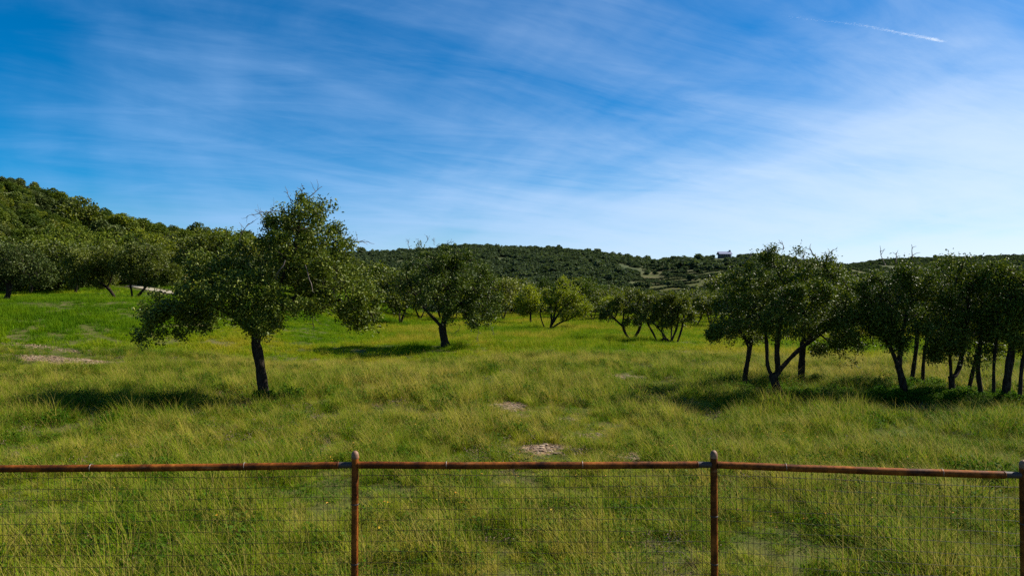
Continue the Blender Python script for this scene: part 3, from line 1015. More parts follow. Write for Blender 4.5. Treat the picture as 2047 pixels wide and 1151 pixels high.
rs = random.Random(5)
LB = 'bushy tree in the belt behind the lone oaks at the far left of the meadow'
LC = 'dark green tree in the distant belt closing the meadow at its centre'
LR = 'dark tree showing between the stems of the right-hand oaks'
for p, px, D, h in [(2, 745, 84, 6.6), (0, 800, 76, 6.2), (1, 700, 90, 6.4), (0, 840, 96, 6.0), (3, 650, 92, 7.0), (2, 590, 90, 6.6), (0, 540, 86, 6.6),
                    (3, 470, 92, 7.4), (0, 405, 92, 7.2), (1, 358, 94, 6.6), (3, 440, 100, 8), (0, 150, 73, 5.4), (3, 108, 76, 6.0), (0, 60, 72, 5.6),
                    (1, 330, 98, 7.0), (3, 198, 92, 7.4), (2, 20, 82, 6.6), (0, -60, 74, 6), (3, 250, 96, 7), (1, 500, 78, 5.2), (2, 620, 80, 5.4), (3, 290, 104, 8), (3, 140, 98, 8)]:
    place_tree(p, px, D, h, LB, 'trees of the belt at the left of the meadow', rs)
for p, px, D, h in [(0, 1005, 94, 6.0), (2, 965, 100, 6.4), (3, 925, 92, 5.8), (3, 1165, 102, 6.0), (2, 1198, 112, 5.6), (0, 1216, 96, 4.4), (3, 1150, 122, 6.4),
                    (1, 1242, 116, 6.0), (3, 1085, 124, 6.6), (0, 1022, 122, 6.6), (0, 1392, 72, 4.0), (1, 1422, 68, 4.0), (2, 1442, 80, 4.6), (3, 1372, 92, 4.0),
                    (0, 1300, 110, 4.0), (1, 1345, 116, 4.2), (3, 1270, 126, 4.6), (3, 1412, 104, 4.2), (0, 1040, 110, 6), (2, 1120, 112, 5.6), (1, 1185, 90, 4.0),
                    (2, 880, 104, 6.2), (0, 1325, 96, 3.8), (4, 1215, 78, 3.6)]:
    place_tree(p, px, D, h, LC, 'trees of the distant belt at the centre', rs)
for p, px, D, h in [(0, 1475, 84, 6), (3, 1530, 94, 6.4), (2, 1725, 82, 5.8), (3, 1700, 108, 7), (0, 1762, 98, 6.6), (0, 1852, 92, 6.2), (2, 1965, 94, 6.4),
                    (3, 2015, 86, 6.2), (0, 2062, 90, 6.6), (3, 1640, 100, 6.4), (1, 1590, 90, 5.6)]:
    place_tree(p, px, D, h, LR, 'trees beyond the right-hand oaks', rs)
g = ground_at(376, 71)
o = empty('golden_shrub', g, 'golden-yellow shrub glimpsed through the left side of the big lone oak', 'shrub')
gp = proto_tree(140, 2.6, 2.6, 1500, 0.16, M['gold_leaf'], 3, 0.1, 140)
link('trunk', gp[0], o)
link('crown', gp[1], o)['kind'] = 'stuff'


# ------------------------------------------------------------------ wooded hills
def lump_mesh(seed, n, leaf, mat, flat=0.75):
    """crown of about unit radius, sitting on z=0, built from leaf-clump faces over several lobes, with a short stem"""
    rg = np.random.default_rng(seed)
    cs = []
    nb = 7
    for k in range(nb):
        a, rr = rg.uniform(0, 6.28), 0.62 * math.sqrt(rg.random())
        cs.append((rr * math.cos(a), rr * math.sin(a), rg.uniform(0.45, 1.05) * (1.1 - 0.5 * rr), rg.uniform(0.32, 0.5)))
    cs = np.array(cs)
    k = rg.integers(0, nb, n)
    d = rg.normal(size=(n, 3))
    d /= np.linalg.norm(d, axis=1)[:, None]
    cen = cs[k, :3] + d * (cs[k, 3] * rg.uniform(0.72, 1.05, n))[:, None]
    cen[:, 2] = np.maximum(cen[:, 2] * 1.15, 0.06)
    return leaves_mesh('woodland_tree', cen, leaf, rg, mat, 0.75, d, 0.5)


NEARHILL = [lump_mesh(200 + k, 2600, 0.125, M[['hill_leaf', 'hill_leaf', 'oak_leaf', 'bush_leaf', 'hill_leaf', 'hill_leaf', 'grey_leaf'][k]], 0.75) for k in range(7)]
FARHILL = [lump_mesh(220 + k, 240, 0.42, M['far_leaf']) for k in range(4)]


def scatter(name, pts, scl, rot, pick, protos, kind='stuff', label=None, cat=None):
    """one object; geometry nodes put a proto on every point"""
    me = mesh_np(name, pts, [], (), False, {'sc': ('FLOAT_VECTOR', 'POINT', scl.astype(np.float32)),
                                             'rt': ('FLOAT_VECTOR', 'POINT', rot.astype(np.float32)),
                                             'pk': ('INT', 'POINT', pick.astype(np.int32))})
    o = link(name, me)
    tag(o, label, cat, None, kind)
    ng = bpy.data.node_groups.new(name, 'GeometryNodeTree')
    ng.interface.new_socket('Geometry', in_out='INPUT', socket_type='NodeSocketGeometry')
    ng.interface.new_socket('Geometry', in_out='OUTPUT', socket_type='NodeSocketGeometry')
    N, L = ng.nodes, ng.links
    gi, go = N.new('NodeGroupInput'), N.new('NodeGroupOutput')
    jn = N.new('GeometryNodeGeometryToInstance')
    for pm in reversed(protos):
        po = bpy.data.objects.new('proto_' + name, pm)
        oi = N.new('GeometryNodeObjectInfo')
        oi.inputs['Object'].default_value = po
        oi.inputs['As Instance'].default_value = True
        L.new(oi.outputs['Geometry'], jn.inputs[0])
    # several instances joined; As Instance already gives one instance each
    jj = N.new('GeometryNodeJoinGeometry')
    for l in list(jn.inputs[0].links):
        L.new(l.from_socket, jj.inputs[0])
    N.remove(jn)
    ip = N.new('GeometryNodeInstanceOnPoints')
    ip.inputs['Pick Instance'].default_value = True

    def attr(nm, typ):
        a = N.new('GeometryNodeInputNamedAttribute')
        a.data_type = typ
        a.inputs['Name'].default_value = nm
        return a.outputs['Attribute']
    L.new(gi.outputs[0], ip.inputs['Points'])
    L.new(jj.outputs[0], ip.inputs['Instance'])
    L.new(attr('pk', 'INT'), ip.inputs['Instance Index'])
    L.new(attr('sc', 'FLOAT_VECTOR'), ip.inputs['Scale'])
    e2r = N.new('FunctionNodeEulerToRotation')
    L.new(attr('rt', 'FLOAT_VECTOR'), e2r.inputs[0])
    L.new(e2r.outputs[0], ip.inputs['Rotation'])
    L.new(ip.outputs[0], go.inputs[0])
    md = o.modifiers.new('scatter', 'NODES')
    md.node_group = ng
    return o


def polar_points(a0, a1, r0, r1, n, rg):
    a = rg.uniform(a0, a1, n)
    r = np.sqrt(rg.uniform(r0 ** 2, r1 ** 2, n))
    return r * np.sin(a), r * np.cos(a)


# left hill
rg = np.random.default_rng(31)
x, y = polar_points(math.radians(-52), math.radians(2), 80, 440, 34000, rg)
tL = hill_t(x, y, RL)
keep = (tL > -0.10) & (tL < 1.12)
x, y, tL = x[keep], y[keep], tL[keep]
# thin so that crowns just touch
order = np.argsort(np.hypot(x, y))
cell = {}
sel = []
for k in order:
    key = (int(x[k] // 3.2), int(y[k] // 3.2))
    if key in cell:
        continue
    cell[key] = 1
    sel.append(k)
sel = np.array(sel)
x, y = x[sel], y[sel]
road_d = np.min(np.hypot(x[:, None] - ROAD[None, :, 0], y[:, None] - ROAD[None, :, 1]), 1)
gap = fbm(x * 0.03 + 40, y * 0.03, 3)
keep = (road_d > 4.5) & (gap < 0.60)
x, y = x[keep], y[keep]
z = H(x, y)
sz = 1.45 * rg.lognormal(0.12, 0.40, len(x))
hgt = sz * rg.uniform(0.7, 1.05, len(x))
pk = rg.choice(7, len(x), p=[.2, .2, .14, .16, .12, .12, .06])
rt = rg.uniform(0, 6.28, len(x))
# what is seen largest: the nearest ones inside the frame
pxx = CX + FPX * x / y
inview = (pxx > -120) & (pxx < 700)
dist = np.hypot(x, y)
order = np.argsort(np.where(inview, dist, 1e9))
single = order[:200]
single = single[inview[single]]
for k in single:
    o = link('woodland_tree', NEARHILL[pk[k]], None, (x[k], y[k], z[k] - 0.2))
    o.rotation_euler = (0, 0, rt[k])
    o.scale = (sz[k], sz[k], hgt[k])
    tag(o, 'rounded dark green tree among the others on the wooded hillside at the left', 'tree', 'trees covering the left hillside')
rest = np.ones(len(x), bool)
rest[single] = False
n = rest.sum()
scatter('hillside_woods', np.stack([x, y, z - 0.2], 1)[rest], np.stack([sz, sz, hgt], 1)[rest],
        np.stack([np.zeros(n), np.zeros(n), rt[rest]], 1), pk[rest], NEARHILL)

# far hill, valley floor and the distant ridge
rg = np.random.default_rng(32)
xa, ya = polar_points(math.radians(-30), math.radians(44), 128, 420, 14000, rg)
xb, yb = polar_points(math.radians(-30), math.radians(44), 420, 1060, 56000, rg)
xc, yc = polar_points(math.radians(14), math.radians(46), 940, 1820, 40000, rg)
x, y = np.concatenate([xa, xb, xc]), np.concatenate([ya, yb, yc])
tm = terrace_mask(x, y)
tL = hill_t(x, y, RL)
tF = hill_t(x, y, RF)
pxx = CX + FPX * x / y
gap = fbm(x * 0.02 + 11, y * 0.02, 3)
keep = (tm < rg.uniform(0.02, 1.04, len(x)) ** 2.5) & ~((tL > -0.1) & (tL < 1.12) & (pxx < 760)) & (gap < 0.70)
keep &= ~((np.abs(pxx - 1450) < 25) & (y > 600) & (y < 728)) & ~((np.abs(pxx - 1385) < 9) & (y > 660) & (y < 735))
x, y = x[keep], y[keep]
z = H(x, y)
n = len(x)
sz = 1.9 * rg.lognormal(0.2, 0.28, n)
low_ = np.abs(CX + FPX * x / y - 1375) < 120
sz = np.where(low_ & (y < 420), sz * 0.55, sz)
hgt = sz * rg.uniform(0.55, 0.95, n)
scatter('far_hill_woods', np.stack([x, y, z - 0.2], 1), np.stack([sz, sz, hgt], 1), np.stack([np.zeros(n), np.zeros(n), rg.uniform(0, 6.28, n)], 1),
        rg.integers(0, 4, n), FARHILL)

# hedge rows along the terraces
rows_x, rows_y = [], []
for k, tv in enumerate(np.linspace(0.14, 0.62, 22)):
    a = np.arctan((np.arange(1245, 1500, 0.9) - CX) / FPX)
    rf, rr = np.interp(a, RF[0], RF[3]), np.interp(a, RF[0], RF[1])
    R = rf + (tv + 0.02 * np.sin(a * 60 + k)) * (rr - rf)
    rows_x.append(R * np.sin(a))
    rows_y.append(R * np.cos(a))
x, y = np.concatenate(rows_x), np.concatenate(rows_y)
keep = (terrace_mask(x, y) > 0.35) & (fbm(x * 0.03, y * 0.03 + 4, 2) < 0.62)
x, y = x[keep] + rg.normal(size=keep.sum()) * 0.4, y[keep] + rg.normal(size=keep.sum()) * 0.6
n = len(x)
sz = rg.uniform(0.5, 1.25, n)
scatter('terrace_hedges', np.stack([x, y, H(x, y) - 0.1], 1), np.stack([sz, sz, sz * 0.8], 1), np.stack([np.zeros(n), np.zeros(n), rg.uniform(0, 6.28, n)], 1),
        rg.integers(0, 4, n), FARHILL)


# ------------------------------------------------------------------ houses on the far ridge
def box(acc, x0, x1, y0, y1, z0, z1):
    V = np.array([[a, b, c] for a in (x0, x1) for b in (y0, y1) for c in (z0, z1)])
    F = np.array([[0, 1, 3, 2], [4, 6, 7, 5], [0, 4, 5, 1], [2, 3, 7, 6], [0, 2, 6, 4], [1, 5, 7, 3]])
    acc.add(V, F)


def house(px, py_top, D, width, depth, wall_h, roof_h, wallm, roofm, label, name, chimney=None, wins=5, over=1.4):
    top = px2w(px, py_top, D)
    zb = top[2] - wall_h - roof_h
    o = empty(name, (top[0], D, zb), label, 'house')
    w2, d2 = width / 2, depth / 2
    a = Acc()
    box(a, -w2, w2, -d2, d2, -4.0, wall_h)
    link('wall', a.mesh('wall', [wallm], False), o)
    W2, D2 = w2 + over * 0.6, d2 + over
    th = 0.25
    V = np.array([[-W2, -D2, wall_h], [W2, -D2, wall_h], [W2, 0, wall_h + roof_h], [-W2, 0, wall_h + roof_h], [W2, D2, wall_h], [-W2, D2, wall_h]])
    V = np.concatenate([V, V + [0, 0, th]])
    F4 = np.array([[0, 3, 2, 1], [3, 5, 4, 2], [6, 7, 8, 9], [9, 8, 10, 11], [0, 1, 7, 6], [5, 11, 10, 4], [1, 2, 8, 7], [2, 4, 10, 8], [3, 0, 6, 9], [5, 3, 9, 11]])
    a = Acc()
    a.add(V, F4)
    rf = link('roof', a.mesh('roof', [roofm], False), o)
    # gable walls
    V = np.array([[-w2, -d2, wall_h], [-w2, d2, wall_h], [-w2, 0, wall_h + roof_h * 0.93], [w2, -d2, wall_h], [w2, d2, wall_h], [w2, 0, wall_h + roof_h * 0.93]])
    a = Acc()
    a.add(V, np.array([[0, 2, 1], [3, 4, 5]]))
    link('gable', a.mesh('gable', [wallm], False), o)
    if chimney is not None:
        a = Acc()
        box(a, chimney - 0.8, chimney + 0.8, -0.9, 0.9, wall_h, wall_h + roof_h + 1.6)
        link('chimney', a.mesh('chimney', [M['house_stone']], False), rf)
    for k in range(wins):
        xc = -w2 + width * (k + 0.5) / wins
        a = Acc()
        box(a, xc - 0.7, xc + 0.7, -d2 - 0.06, -d2 + 0.05, wall_h * 0.35, wall_h * 0.85)
        wn = link('window', a.mesh('window', [M['grey_roof']], False), o)
        a = Acc()
        box(a, xc - 0.58, xc + 0.58, -d2 - 0.075, -d2 - 0.05, wall_h * 0.35 + 0.12, wall_h * 0.85 - 0.12)
        link('pane', a.mesh('pane', [M['window_glass']], False), wn)
    for k in range(wins + 1):
        xc = -w2 + width * k / wins
        a = Acc()
        box(a, xc - 0.14, xc + 0.14, -D2 + 0.2, -D2 + 0.5, -4.0, wall_h + 0.02)
        link('porch_post', a.mesh('porch_post', [wallm], False), o)
    return o


house(1448, 503, 715, 11.6, 8, 2.3, 3.0, M['house_wall'], M['roof_metal'], 'long house with a pale blue-grey metal roof and chimney on the far ridge', 'ridge_house', 5.6, 5, 1.8)
house(1385, 516, 728, 6.0, 6, 2.6, 1.6, M['red_wall'], M['grey_roof'], 'small reddish cabin among shrubs left of the metal-roofed house', 'ridge_cabin', None, 3, 0.5)

# ------------------------------------------------------------------ grass
def blades(seed, n, h, spread, width, bend, mat_slot_fn=None, seg=3):
    rg = np.random.default_rng(seed)
    az = rg.uniform(0, 6.28, n)
    rr = spread * np.sqrt(rg.random(n))
    pa = rg.uniform(0, 6.28, n)
    base = np.stack([rr * np.cos(pa), rr * np.sin(pa), np.full(n, -0.04)], 1)
    hh = h * rg.uniform(0.55, 1.15, n)
    bd = bend * rg.uniform(0.3, 1.3, n) * hh
    out = np.stack([np.cos(az), np.sin(az), np.zeros(n)], 1)
    sd = np.stack([-np.sin(az), np.cos(az), np.zeros(n)], 1)
    V, tip = [], []
    for k in range(seg + 1):
        u = k / seg
        c = base + out * (bd * u ** 1.8)[:, None] + np.array([0, 0, 1]) * (hh * (u - 0.25 * bend * u * u))[:, None]
        wv = width * (1 - 0.92 * u ** 1.5) * 0.5
        V += [c - sd * wv, c + sd * wv]
        tip += [np.full(n, u), np.full(n, u)]
    m_ = 2 * (seg + 1)
    V = np.stack(V, 1).reshape(-1, 3)
    tip = np.stack(tip, 1).ravel()
    k = np.arange(n)[:, None] * m_
    F = np.concatenate([k + np.array([[2 * q, 2 * q + 1, 2 * q + 3, 2 * q + 2]]) for q in range(seg)])
    return V, F, tip


def tuft(name, parts):
    V, F, T, MI, mats, off = [], [], [], [], [], 0
    for mi, (v, f, t_, mat) in enumerate(parts):
        V.append(v)
        F.append(f + off)
        T.append(t_)
        MI.append(np.full(len(f), mi))
        mats.append(mat)
        off += len(v)
    return mesh_np(name, np.concatenate(V), np.concatenate(F), mats, False, {'tip': ('FLOAT', 'POINT', np.concatenate(T).astype(np.float32))}, np.concatenate(MI))


def weed(seed, n, h, spread, size):
    rg = np.random.default_rng(seed)
    cen = np.stack([rg.normal(size=n) * spread, rg.normal(size=n) * spread, rg.uniform(0.02, h, n)], 1)
    me = leaves_mesh('weed', cen, size, rg, M['weed_leaf'], 0.45, None, 0.8)
    V = np.zeros(len(me.vertices) * 3)
    me.vertices.foreach_get('co', V)
    F = np.array([p.vertices[:] for p in me.polygons])
    return V.reshape(-1, 3), F, rg.random(len(me.vertices))


def quadify(w):
    v, f, t_ = w
    return v, np.concatenate([f, f[:, :1]], 1) if f.shape[1] == 3 else f, t_


GG, GS, GW = M['grass_green'], M['grass_stalk'], M['grass_straw']
NEAR = [tuft('near_tuft', [(*blades(300 + k, 50, 0.145, 0.14, 0.009, 0.8), GG), (*blades(340 + k, 2, 0.27, 0.10, 0.0045, 0.5), GS)]) for k in range(4)]
NEAR += [tuft('stalk_tuft', [(*blades(310 + k, 30, 0.17, 0.12, 0.008, 0.8), GG), (*blades(320 + k, 6, 0.34, 0.11, 0.0045, 0.6), GS)]) for k in range(2)]
NEAR += [tuft('straw_tuft', [(*blades(330, 14, 0.2, 0.12, 0.006, 0.8), GW), (*blades(331, 16, 0.18, 0.12, 0.007, 0.6), GG)])]
NEAR += [tuft('bunch', [(*blades(332, 46, 0.42, 0.09, 0.006, 0.75, seg=4), GS), (*blades(333, 16, 0.5, 0.08, 0.005, 0.7, seg=4), GW)])]


def weed_tuft(seed, mat='weed_leaf', n=42, size=0.050, h=0.19):
    v, f, t_ = weed(seed, n, h, 0.10, size)
    return mesh_np('weed_tuft', v, f, [M[mat]], False, {'tip': ('FLOAT', 'POINT', t_.astype(np.float32))})


NEAR += [weed_tuft(334), weed_tuft(335)]
M['dead_weed'] = plain('dead_weed', (0.115, 0.075, 0.045), 0.9, 0, 0.4, 9)
NEAR += [tuft('dry_stems', [(*blades(336, 7, 0.52, 0.05, 0.006, 0.9, seg=4), GW), (*blades(337, 26, 0.13, 0.12, 0.009, 0.8), GG)])]
MID = [tuft('mid_tuft', [(*blades(400 + k, 42, 0.19, 0.24, 0.018, 0.7, seg=2), GG), (*blades(420 + k, 3 + 11 * (k % 2), 0.36, 0.2, 0.010, 0.4, seg=2), GS)]) for k in range(4)]
FAR = [tuft('far_tuft', [(*blades(440 + k, 40, 0.28, 0.5, 0.045, 0.5, seg=1), GG), (*blades(460 + k, 12, 0.42, 0.5, 0.025, 0.35, seg=1), GS)]) for k in range(3)]

NEARBASE = [o.location[:2] for o in C.objects if o.name.startswith('oak_tree') and o.location[1] < 45]


def grass(name, a_deg, r0, r1, dens, protos, pw, smin, smax, seed, mow=None):
    rg = np.random.default_rng(seed)
    a = math.radians(a_deg)
    n = int(dens * a * (r1 * r1 - r0 * r0))
    x, y = polar_points(-a, a, r0, r1, n, rg)
    b = bare_mask(x, y)
    keep = rg.random(n) > b * 1.05
    keep &= rg.random(n) < 0.35 + 0.65 * sstep(0.28, 0.5, fbm(x * 1.15 + 8, y * 0.9 + 3, 3))
    rd = np.min(np.hypot(x[:, None] - ROAD[None, ::6, 0], y[:, None] - ROAD[None, ::6, 1]), 1) if r1 > 70 else np.full(n, 99)
    keep &= rd > 2.2
    keep &= (hill_t(x, y, RL) < 0.05) | (x > 60)
    x, y, b = x[keep], y[keep], b[keep]
    n = len(x)
    z = H(x, y)
    fade = np.maximum(bare_mask(x, y + 0.9), bare_mask(x, y + 1.8) * 0.9)
    hn = fbm(x * 0.25 + 50, y * 0.25, 3)
    cl = fbm(x * 1.15 + 8, y * 0.9 + 3, 3)
    big = fbm(x * 0.06 + 20, y * 0.06 + 7, 2)
    s = rg.uniform(smin, smax, n) * (0.55 + 0.9 * hn) * (0.5 + 0.8 * sstep(0.25, 0.72, cl)) * (1 - 0.5 * b) * (1 - 0.62 * np.clip(fade, 0, 1))
    for tx, ty in NEARBASE:
        s = s * (1 - 0.62 * np.exp(-((x - tx) / 0.55) ** 2 - ((y - ty + 0.9) / 1.1) ** 2))
    lush = sstep(18, 30, -x) * sstep(30, 45, y)            # grazed short on the left rise
    s = s * (1 - 0.35 * lush)
    p = np.asarray(pw, float)
    pk = rg.choice(len(protos), n, p=p / p.sum())
    if len(protos) > 7:
        dry = big + rg.normal(size=n) * 0.05
        sw = (dry > 0.60) & (rg.random(n) < 0.3)
        pk = np.where(sw, rg.choice([4, 5, 6], n), pk)
    if len(protos) == 4:                       # seed heads stand in drifts
        pk = np.where(big + rg.normal(size=n) * 0.04 > 0.53, rg.choice([1, 3], n), rg.choice([0, 2], n))
    tilt = rg.normal(size=(n, 2)) * 0.12
    scatter(name, np.stack([x, y, z], 1), np.stack([s * 0.6 + 0.45, s * 0.6 + 0.45, s], 1), np.stack([tilt[:, 0], tilt[:, 1], rg.uniform(0, 6.28, n)], 1), pk, protos)


grass('meadow_grass', 42, 4.6, 17, 125, NEAR, [14, 14, 14, 14, 3.2, 3.2, 1.2, 0.5, 14, 14, 0.5], 0.75, 1.25, 51)
grass('meadow_grass', 40, 17, 36, 72, NEAR, [14, 14, 14, 14, 3.6, 3.6, 1.5, 0.7, 10, 10, 0.6], 0.9, 1.45, 52)
grass('meadow_grass', 39, 36, 72, 20, MID, [1, 1, 1, 1], 0.85, 1.35, 53)
grass('meadow_grass', 39, 72, 165, 4.2, FAR, [1, 1, 1], 0.8, 1.3, 54)

# small yellow wild flowers low in the grass near the fence
m, t, b, out = new_mat('yellow_petal')
t.put(b, 'Base Color', t.ramp(t.n('ShaderNodeObjectInfo').outputs['Random'], [(0.0, (0.75, 0.50, 0.02)), (1.0, (0.80, 0.32, 0.02))]))
t.put(b, 'Roughness', 0.6)
M['yellow_petal'] = m


def flower():
    V, F, mi = [], [], []
    for k in range(6):
        a0 = k * math.pi / 3
        q = lambda r, a, z: [r * math.cos(a), r * math.sin(a), z]
        F.append([len(V) + i for i in range(4)])
        V += [q(0.001, a0, 0.2), q(0.008, a0 - 0.4, 0.204), q(0.014, a0, 0.202), q(0.008, a0 + 0.4, 0.204)]
        mi.append(0)
    for a0 in (0, math.pi / 2):
        c, s_ = 0.0015 * math.cos(a0), 0.0015 * math.sin(a0)
        F.append([len(V) + i for i in range(4)])
        V += [[-c, -s_, 0], [c, s_, 0], [c, s_, 0.2], [-c, -s_, 0.2]]
        mi.append(1)
    return mesh_np('flower', np.array(V), np.array(F), [M['yellow_petal'], M['weed_leaf']], False, {'tip': ('FLOAT', 'POINT', np.zeros(len(V), np.float32))}, mi)


rg = np.random.default_rng(59)
x, y = polar_points(-0.7, 0.7, 5.2, 15, 1500, rg)
kf = fbm(x * 0.7 + 30, y * 0.7, 3) > 0.56
x, y = x[kf], y[kf]
n = len(x)
sf = rg.uniform(0.7, 1.25, n)
scatter('wild_flowers', np.stack([x, y, H(x, y)], 1), np.stack([sf, sf, sf], 1), np.stack([rg.normal(size=n) * 0.3 + 0.2, rg.normal(size=n) * 0.3, rg.uniform(0, 6.28, n)], 1), np.zeros(n), [flower()])

# brown dead forbs, in loose drifts
rg = np.random.default_rng(57)
x, y = polar_points(-0.72, 0.72, 5.2, 34, 9000, rg)
kf = (fbm(x * 0.5 + 70, y * 0.5 + 2, 3) > 0.60)
x, y = x[kf], y[kf]
n = len(x)
sf = rg.uniform(0.6, 1.25, n)
scatter('dead_forbs', np.stack([x, y, H(x, y)], 1), np.stack([sf, sf, sf], 1), np.stack([rg.normal(size=n) * 0.2, rg.normal(size=n) * 0.2, rg.uniform(0, 6.28, n)], 1),
        rg.integers(0, 2, n), [weed_tuft(338, 'dead_weed', 40, 0.035, 0.17), tuft('dead_bunch', [(*blades(339, 26, 0.22, 0.1, 0.006, 0.9), M['dead_weed']), (*blades(343, 10, 0.26, 0.1, 0.005, 0.9), GW)])])

# leafy undergrowth at the feet of the grove
rg = np.random.default_rng(58)
ux, uy = [], []
for px, D, n, sp in [(1700, 19.6, 26, 0.7), (1740, 18.6, 22, 0.6), (1808, 18.9, 18, 0.5), (1860, 19.5, 34, 0.7), (1905, 19.0, 16, 0.4), (1965, 18.6, 22, 0.6),
                     (2020, 18.2, 22, 0.6), (1560, 18.9, 14, 0.45), (1600, 20.0, 12, 0.5), (528, 18.9, 8, 0.35), (1475, 20.6, 10, 0.5), (2000, 21, 20, 1.0), (1780, 21.5, 20, 1.0)]:
    ux.append((px - CX) / FPX * D + rg.normal(size=n) * sp)
    uy.append(D + rg.normal(size=n) * sp * 0.6)
ux, uy = np.concatenate(ux), np.concatenate(uy)
n = len(ux)
su = rg.uniform(0.14, 0.34, n)
UNDER = [lump_mesh(260 + k, 420, 0.16, M['weed_leaf']) for k in range(2)]
scatter('undergrowth', np.stack([ux, uy, H(ux, uy) - 0.02], 1), np.stack([su, su, su * 0.9], 1), np.stack([np.zeros(n), np.zeros(n), rg.uniform(0, 6.28, n)], 1), rg.integers(0, 2, n), UNDER)

# loose limestone on the bare patches
rg = np.random.default_rng(61)
SV, SF, off = [], [], 0
ico = np.array([[0, 0, 1], [.89, 0, .45], [.28, .85, .45], [-.72, .53, .45], [-.72, -.53, .45], [.28, -.85, .45], [.72, .53, -.45], [-.28, .85, -.45],
                [-.89, 0, -.45], [-.28, -.85, -.45], [.72, -.53, -.45], [0, 0, -1]])
icof = np.array([[0, 1, 2], [0, 2, 3], [0, 3, 4], [0, 4, 5], [0, 5, 1], [1, 6, 2], [2, 7, 3], [3, 8, 4], [4, 9, 5], [5, 10, 1], [6, 7, 2], [7, 8, 3], [8, 9, 4],
                 [9, 10, 5], [10, 6, 1], [11, 7, 6], [11, 8, 7], [11, 9, 8], [11, 10, 9], [11, 6, 10]])
for cx, cy, wx, wy, st in PATCH:
    n = int(520 * st * min(4.0, wx * wy * 2.2) + 60)
    x = cx + rg.normal(size=n) * wx * 0.5
    y = cy + rg.normal(size=n) * wy * 0.5
    k = rg.random(n) < bare_mask(x, y) + 0.1
    x, y = x[k], y[k]
    n = len(x)
    z = H(x, y)
    s = rg.lognormal(-4.25, 0.5, n) * (1 + 0.02 * cy)
    v = ico[None] * (s[:, None, None] * rg.uniform(0.5, 1.3, (n, 1, 3)) * np.array([1.2, 1.2, 0.45])) * rg.uniform(0.8, 1.2, (n, 12, 1))
    v = v + np.stack([x, y, z + s * 0.15], 1)[:, None]
    SV.append(v.reshape(-1, 3))
    SF.append((icof[None] + (np.arange(n) * 12)[:, None, None] + off).reshape(-1, 3))
    off += n * 12
tag(link('loose_stones', mesh_np('loose_stones', np.concatenate(SV), np.concatenate(SF), [M['limestone']], False)), kind='stuff')

# ------------------------------------------------------------------ rusty pipe fence with woven wire
PIPE = 0.030
POSTS = [(-7.40, 5.57), (-4.385, 5.685), (-1.328, 5.80), (1.708, 5.80), (4.066, 5.45), (6.80, 5.05)]
RAILZ = [1.44, 1.446, 1.449, 1.452, 1.452, 1.45]
fence = empty('pipe_fence', (0.19, 5.8, 0.0), 'rusty pipe-rail fence with woven wire mesh along the foreground', 'fence')
F0 = np.array([0.19, 5.8, 0.0])


def capped_post(x, y, top):
    P = np.array([[x, y, -0.4], [x, y, 0.5], [x, y, 1.0], [x, y, top - 0.045]]) - F0
    a = Acc()
    a.tube(P, PIPE, 20)
    return a


for k, (x, y) in enumerate(POSTS):
    top = RAILZ[k] + 0.105
    po = link('post', capped_post(x, y, top).mesh('post', [M['rusty_pipe']]), fence)
    a = Acc()      # domed cap
    zz_ = np.array([-0.050, -0.046, -0.02, 0.0, 0.012, 0.018])
    rr_ = np.array([PIPE, PIPE + 0.001, PIPE + 0.001, PIPE * 0.86, PIPE * 0.5, 0.001])
    a.tube(np.stack([np.full(6, x), np.full(6, y), top + zz_], 1) - F0, rr_, 20)
    link('cap', a.mesh('cap', [M['weathered_cap']]), po)
    for zc in (0.62, 1.02 + 0.05 * (k % 3)):
        a = Acc()
        q = np.array([-0.006, -0.003, 0.003, 0.006])
        a.tube(np.stack([np.full(4, x), np.full(4, y), zc + q], 1) - F0, [PIPE * 0.98, PIPE + 0.003, PIPE + 0.003, PIPE * 0.98], 20)
        link('weld_seam', a.mesh('weld_seam', [M['weld_seam']]), po)
frg = np.random.default_rng(71)
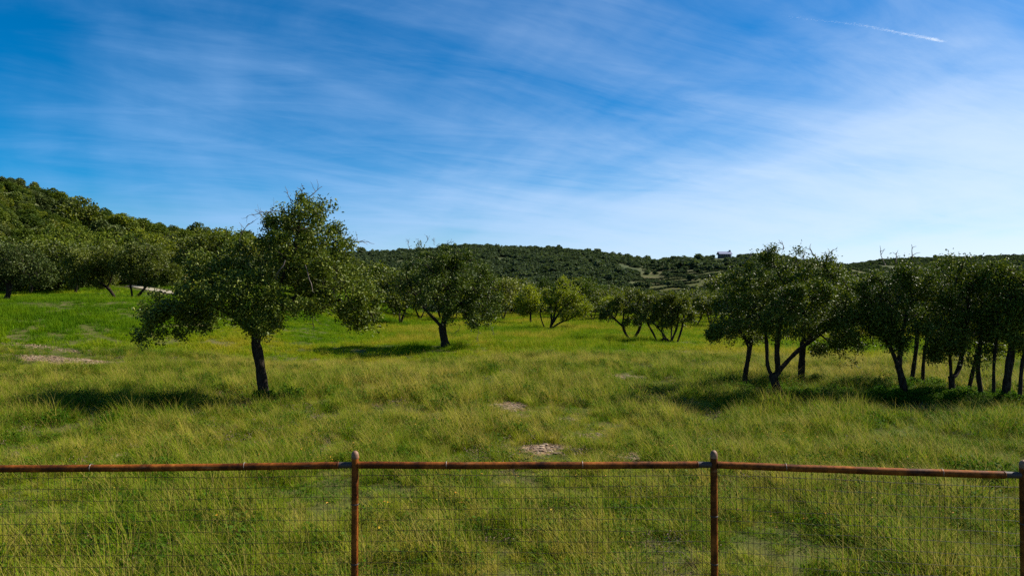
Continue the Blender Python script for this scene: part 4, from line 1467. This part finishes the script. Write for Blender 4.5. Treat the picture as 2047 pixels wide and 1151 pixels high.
for k in range(len(POSTS) - 1):
    p = np.array([*POSTS[k], RAILZ[k]])
    q = np.array([*POSTS[k + 1], RAILZ[k + 1]])
    d = (q - p) / np.linalg.norm(q - p)
    L = np.linalg.norm(q - p)
    s = np.linspace(PIPE * 0.9, L - 0.14, 14)
    sag = -0.006 * np.sin(np.pi * s / L)
    P = p + d * s[:, None]
    P[:, 2] += sag + frg.normal(size=14) * 0.0008
    a = Acc()
    a.tube(P - F0, PIPE, 20)
    rl = link('rail', a.mesh('rail', [M['rusty_pipe']]), fence)
    a = Acc()      # narrower stub where the rail is sleeved into the next post
    s2 = np.array([L - 0.15, L - 0.08, L - PIPE * 0.8])
    a.tube(p + d * s2[:, None] - F0, PIPE * 0.86, 18)
    link('stub', a.mesh('stub', [M['weld_seam']]), rl)
    a = Acc()      # rolled end of the wide pipe
    s3 = L - 0.14 + np.array([-0.006, -0.002, 0.003, 0.0031])
    a.tube(p + d * s3[:, None] - F0, [PIPE, PIPE + 0.002, PIPE + 0.001, PIPE * 0.84], 18)
    link('collar', a.mesh('collar', [M['rusty_pipe']]), rl)
    for u in (0.27, 0.71):      # wire ties holding the mesh to the rail
        c = p + d * (L * (u + 0.05 * frg.normal()))
        an = np.linspace(0, 2 * math.pi * 1.15, 22)
        side = np.array([-d[1], d[0], 0])
        ring = c + (PIPE + 0.002) * (np.cos(an)[:, None] * side + np.sin(an)[:, None] * np.array([0, 0, 1])) + d * (an[:, None] * 0.0012)
        a = Acc()
        a.tube(ring - F0, 0.0016, 5)
        link('tie_wire', a.mesh('tie_wire', [M['tie_wire']]), rl)
    # woven wire on the field side
    a = Acc()
    side = np.array([-d[1], d[0], 0]) * (PIPE + 0.004)
    zt = 1.352
    nh = 15
    for h_ in range(nh):
        zc = zt - h_ * 0.0925
        ss = np.linspace(0, L, 30)
        P = p + d * ss[:, None] + side
        P[:, 2] = zc + 0.006 * np.sin(ss * 2.3 + h_) + frg.normal(size=30) * 0.0022
        P[:, :2] += (frg.normal(size=(30, 1)) * 0.002) * side[:2] / PIPE
        a.tube(P - F0, 0.0017 if h_ else 0.0022, 4)
    nv = int(L / 0.0462)
    for v_ in range(1, nv):
        s0 = v_ * L / nv
        zz2 = np.linspace(RAILZ[k] - 0.012, -0.02, 9)
        P = np.repeat((p + d * s0 + side * 1.06)[None], 9, 0)
        P[:, 2] = zz2
        P[:, 0] += np.cumsum(frg.normal(size=9)) * 0.0022
        a.tube(P - F0, 0.00165, 4)
    wm = link('wire_mesh', a.mesh('wire_mesh', [M['fence_wire']]), fence)
    wm['kind'] = 'stuff'

# ------------------------------------------------------------------ contrail high in the sky
rg = np.random.default_rng(81)
DC = 14000.0
pts = np.array([px2w(1575, 34, DC), px2w(1720, 50, DC), px2w(1800, 66, DC), px2w(1860, 78, DC), px2w(1892, 85, DC)])
u = np.linspace(0, 4, 900)
cl = np.stack([np.interp(u, np.arange(5), pts[:, k]) for k in range(3)], 1)
wd = np.interp(u, [0, 1, 2, 3.2, 4], [7, 8, 11, 15, 5]) * rg.lognormal(0, 0.25, 900)
cl += rg.normal(size=(900, 3)) * np.stack([np.full(900, 26.0), np.full(900, 26.0), wd * 0.75], 1)
keepc = rg.random(900) < np.interp(u, [0, 0.5, 1.2, 3.5, 4], [0.3, 0.45, 0.8, 1.0, 0.15])
cl, wd, u = cl[keepc], wd[keepc], u[keepc]
v = ico[None] * (wd[:, None, None] * np.array([2.2, 1.6, 0.6])) * rg.uniform(0.75, 1.25, (len(u), 12, 1))
v = v + cl[:, None]
o = link('contrail', mesh_np('contrail', v.reshape(-1, 3), (icof[None] + (np.arange(len(u)) * 12)[:, None, None]).reshape(-1, 3), [M['contrail_ice']], True))
tag(o, 'short white contrail streak high in the upper right sky', 'contrail', None, 'stuff')
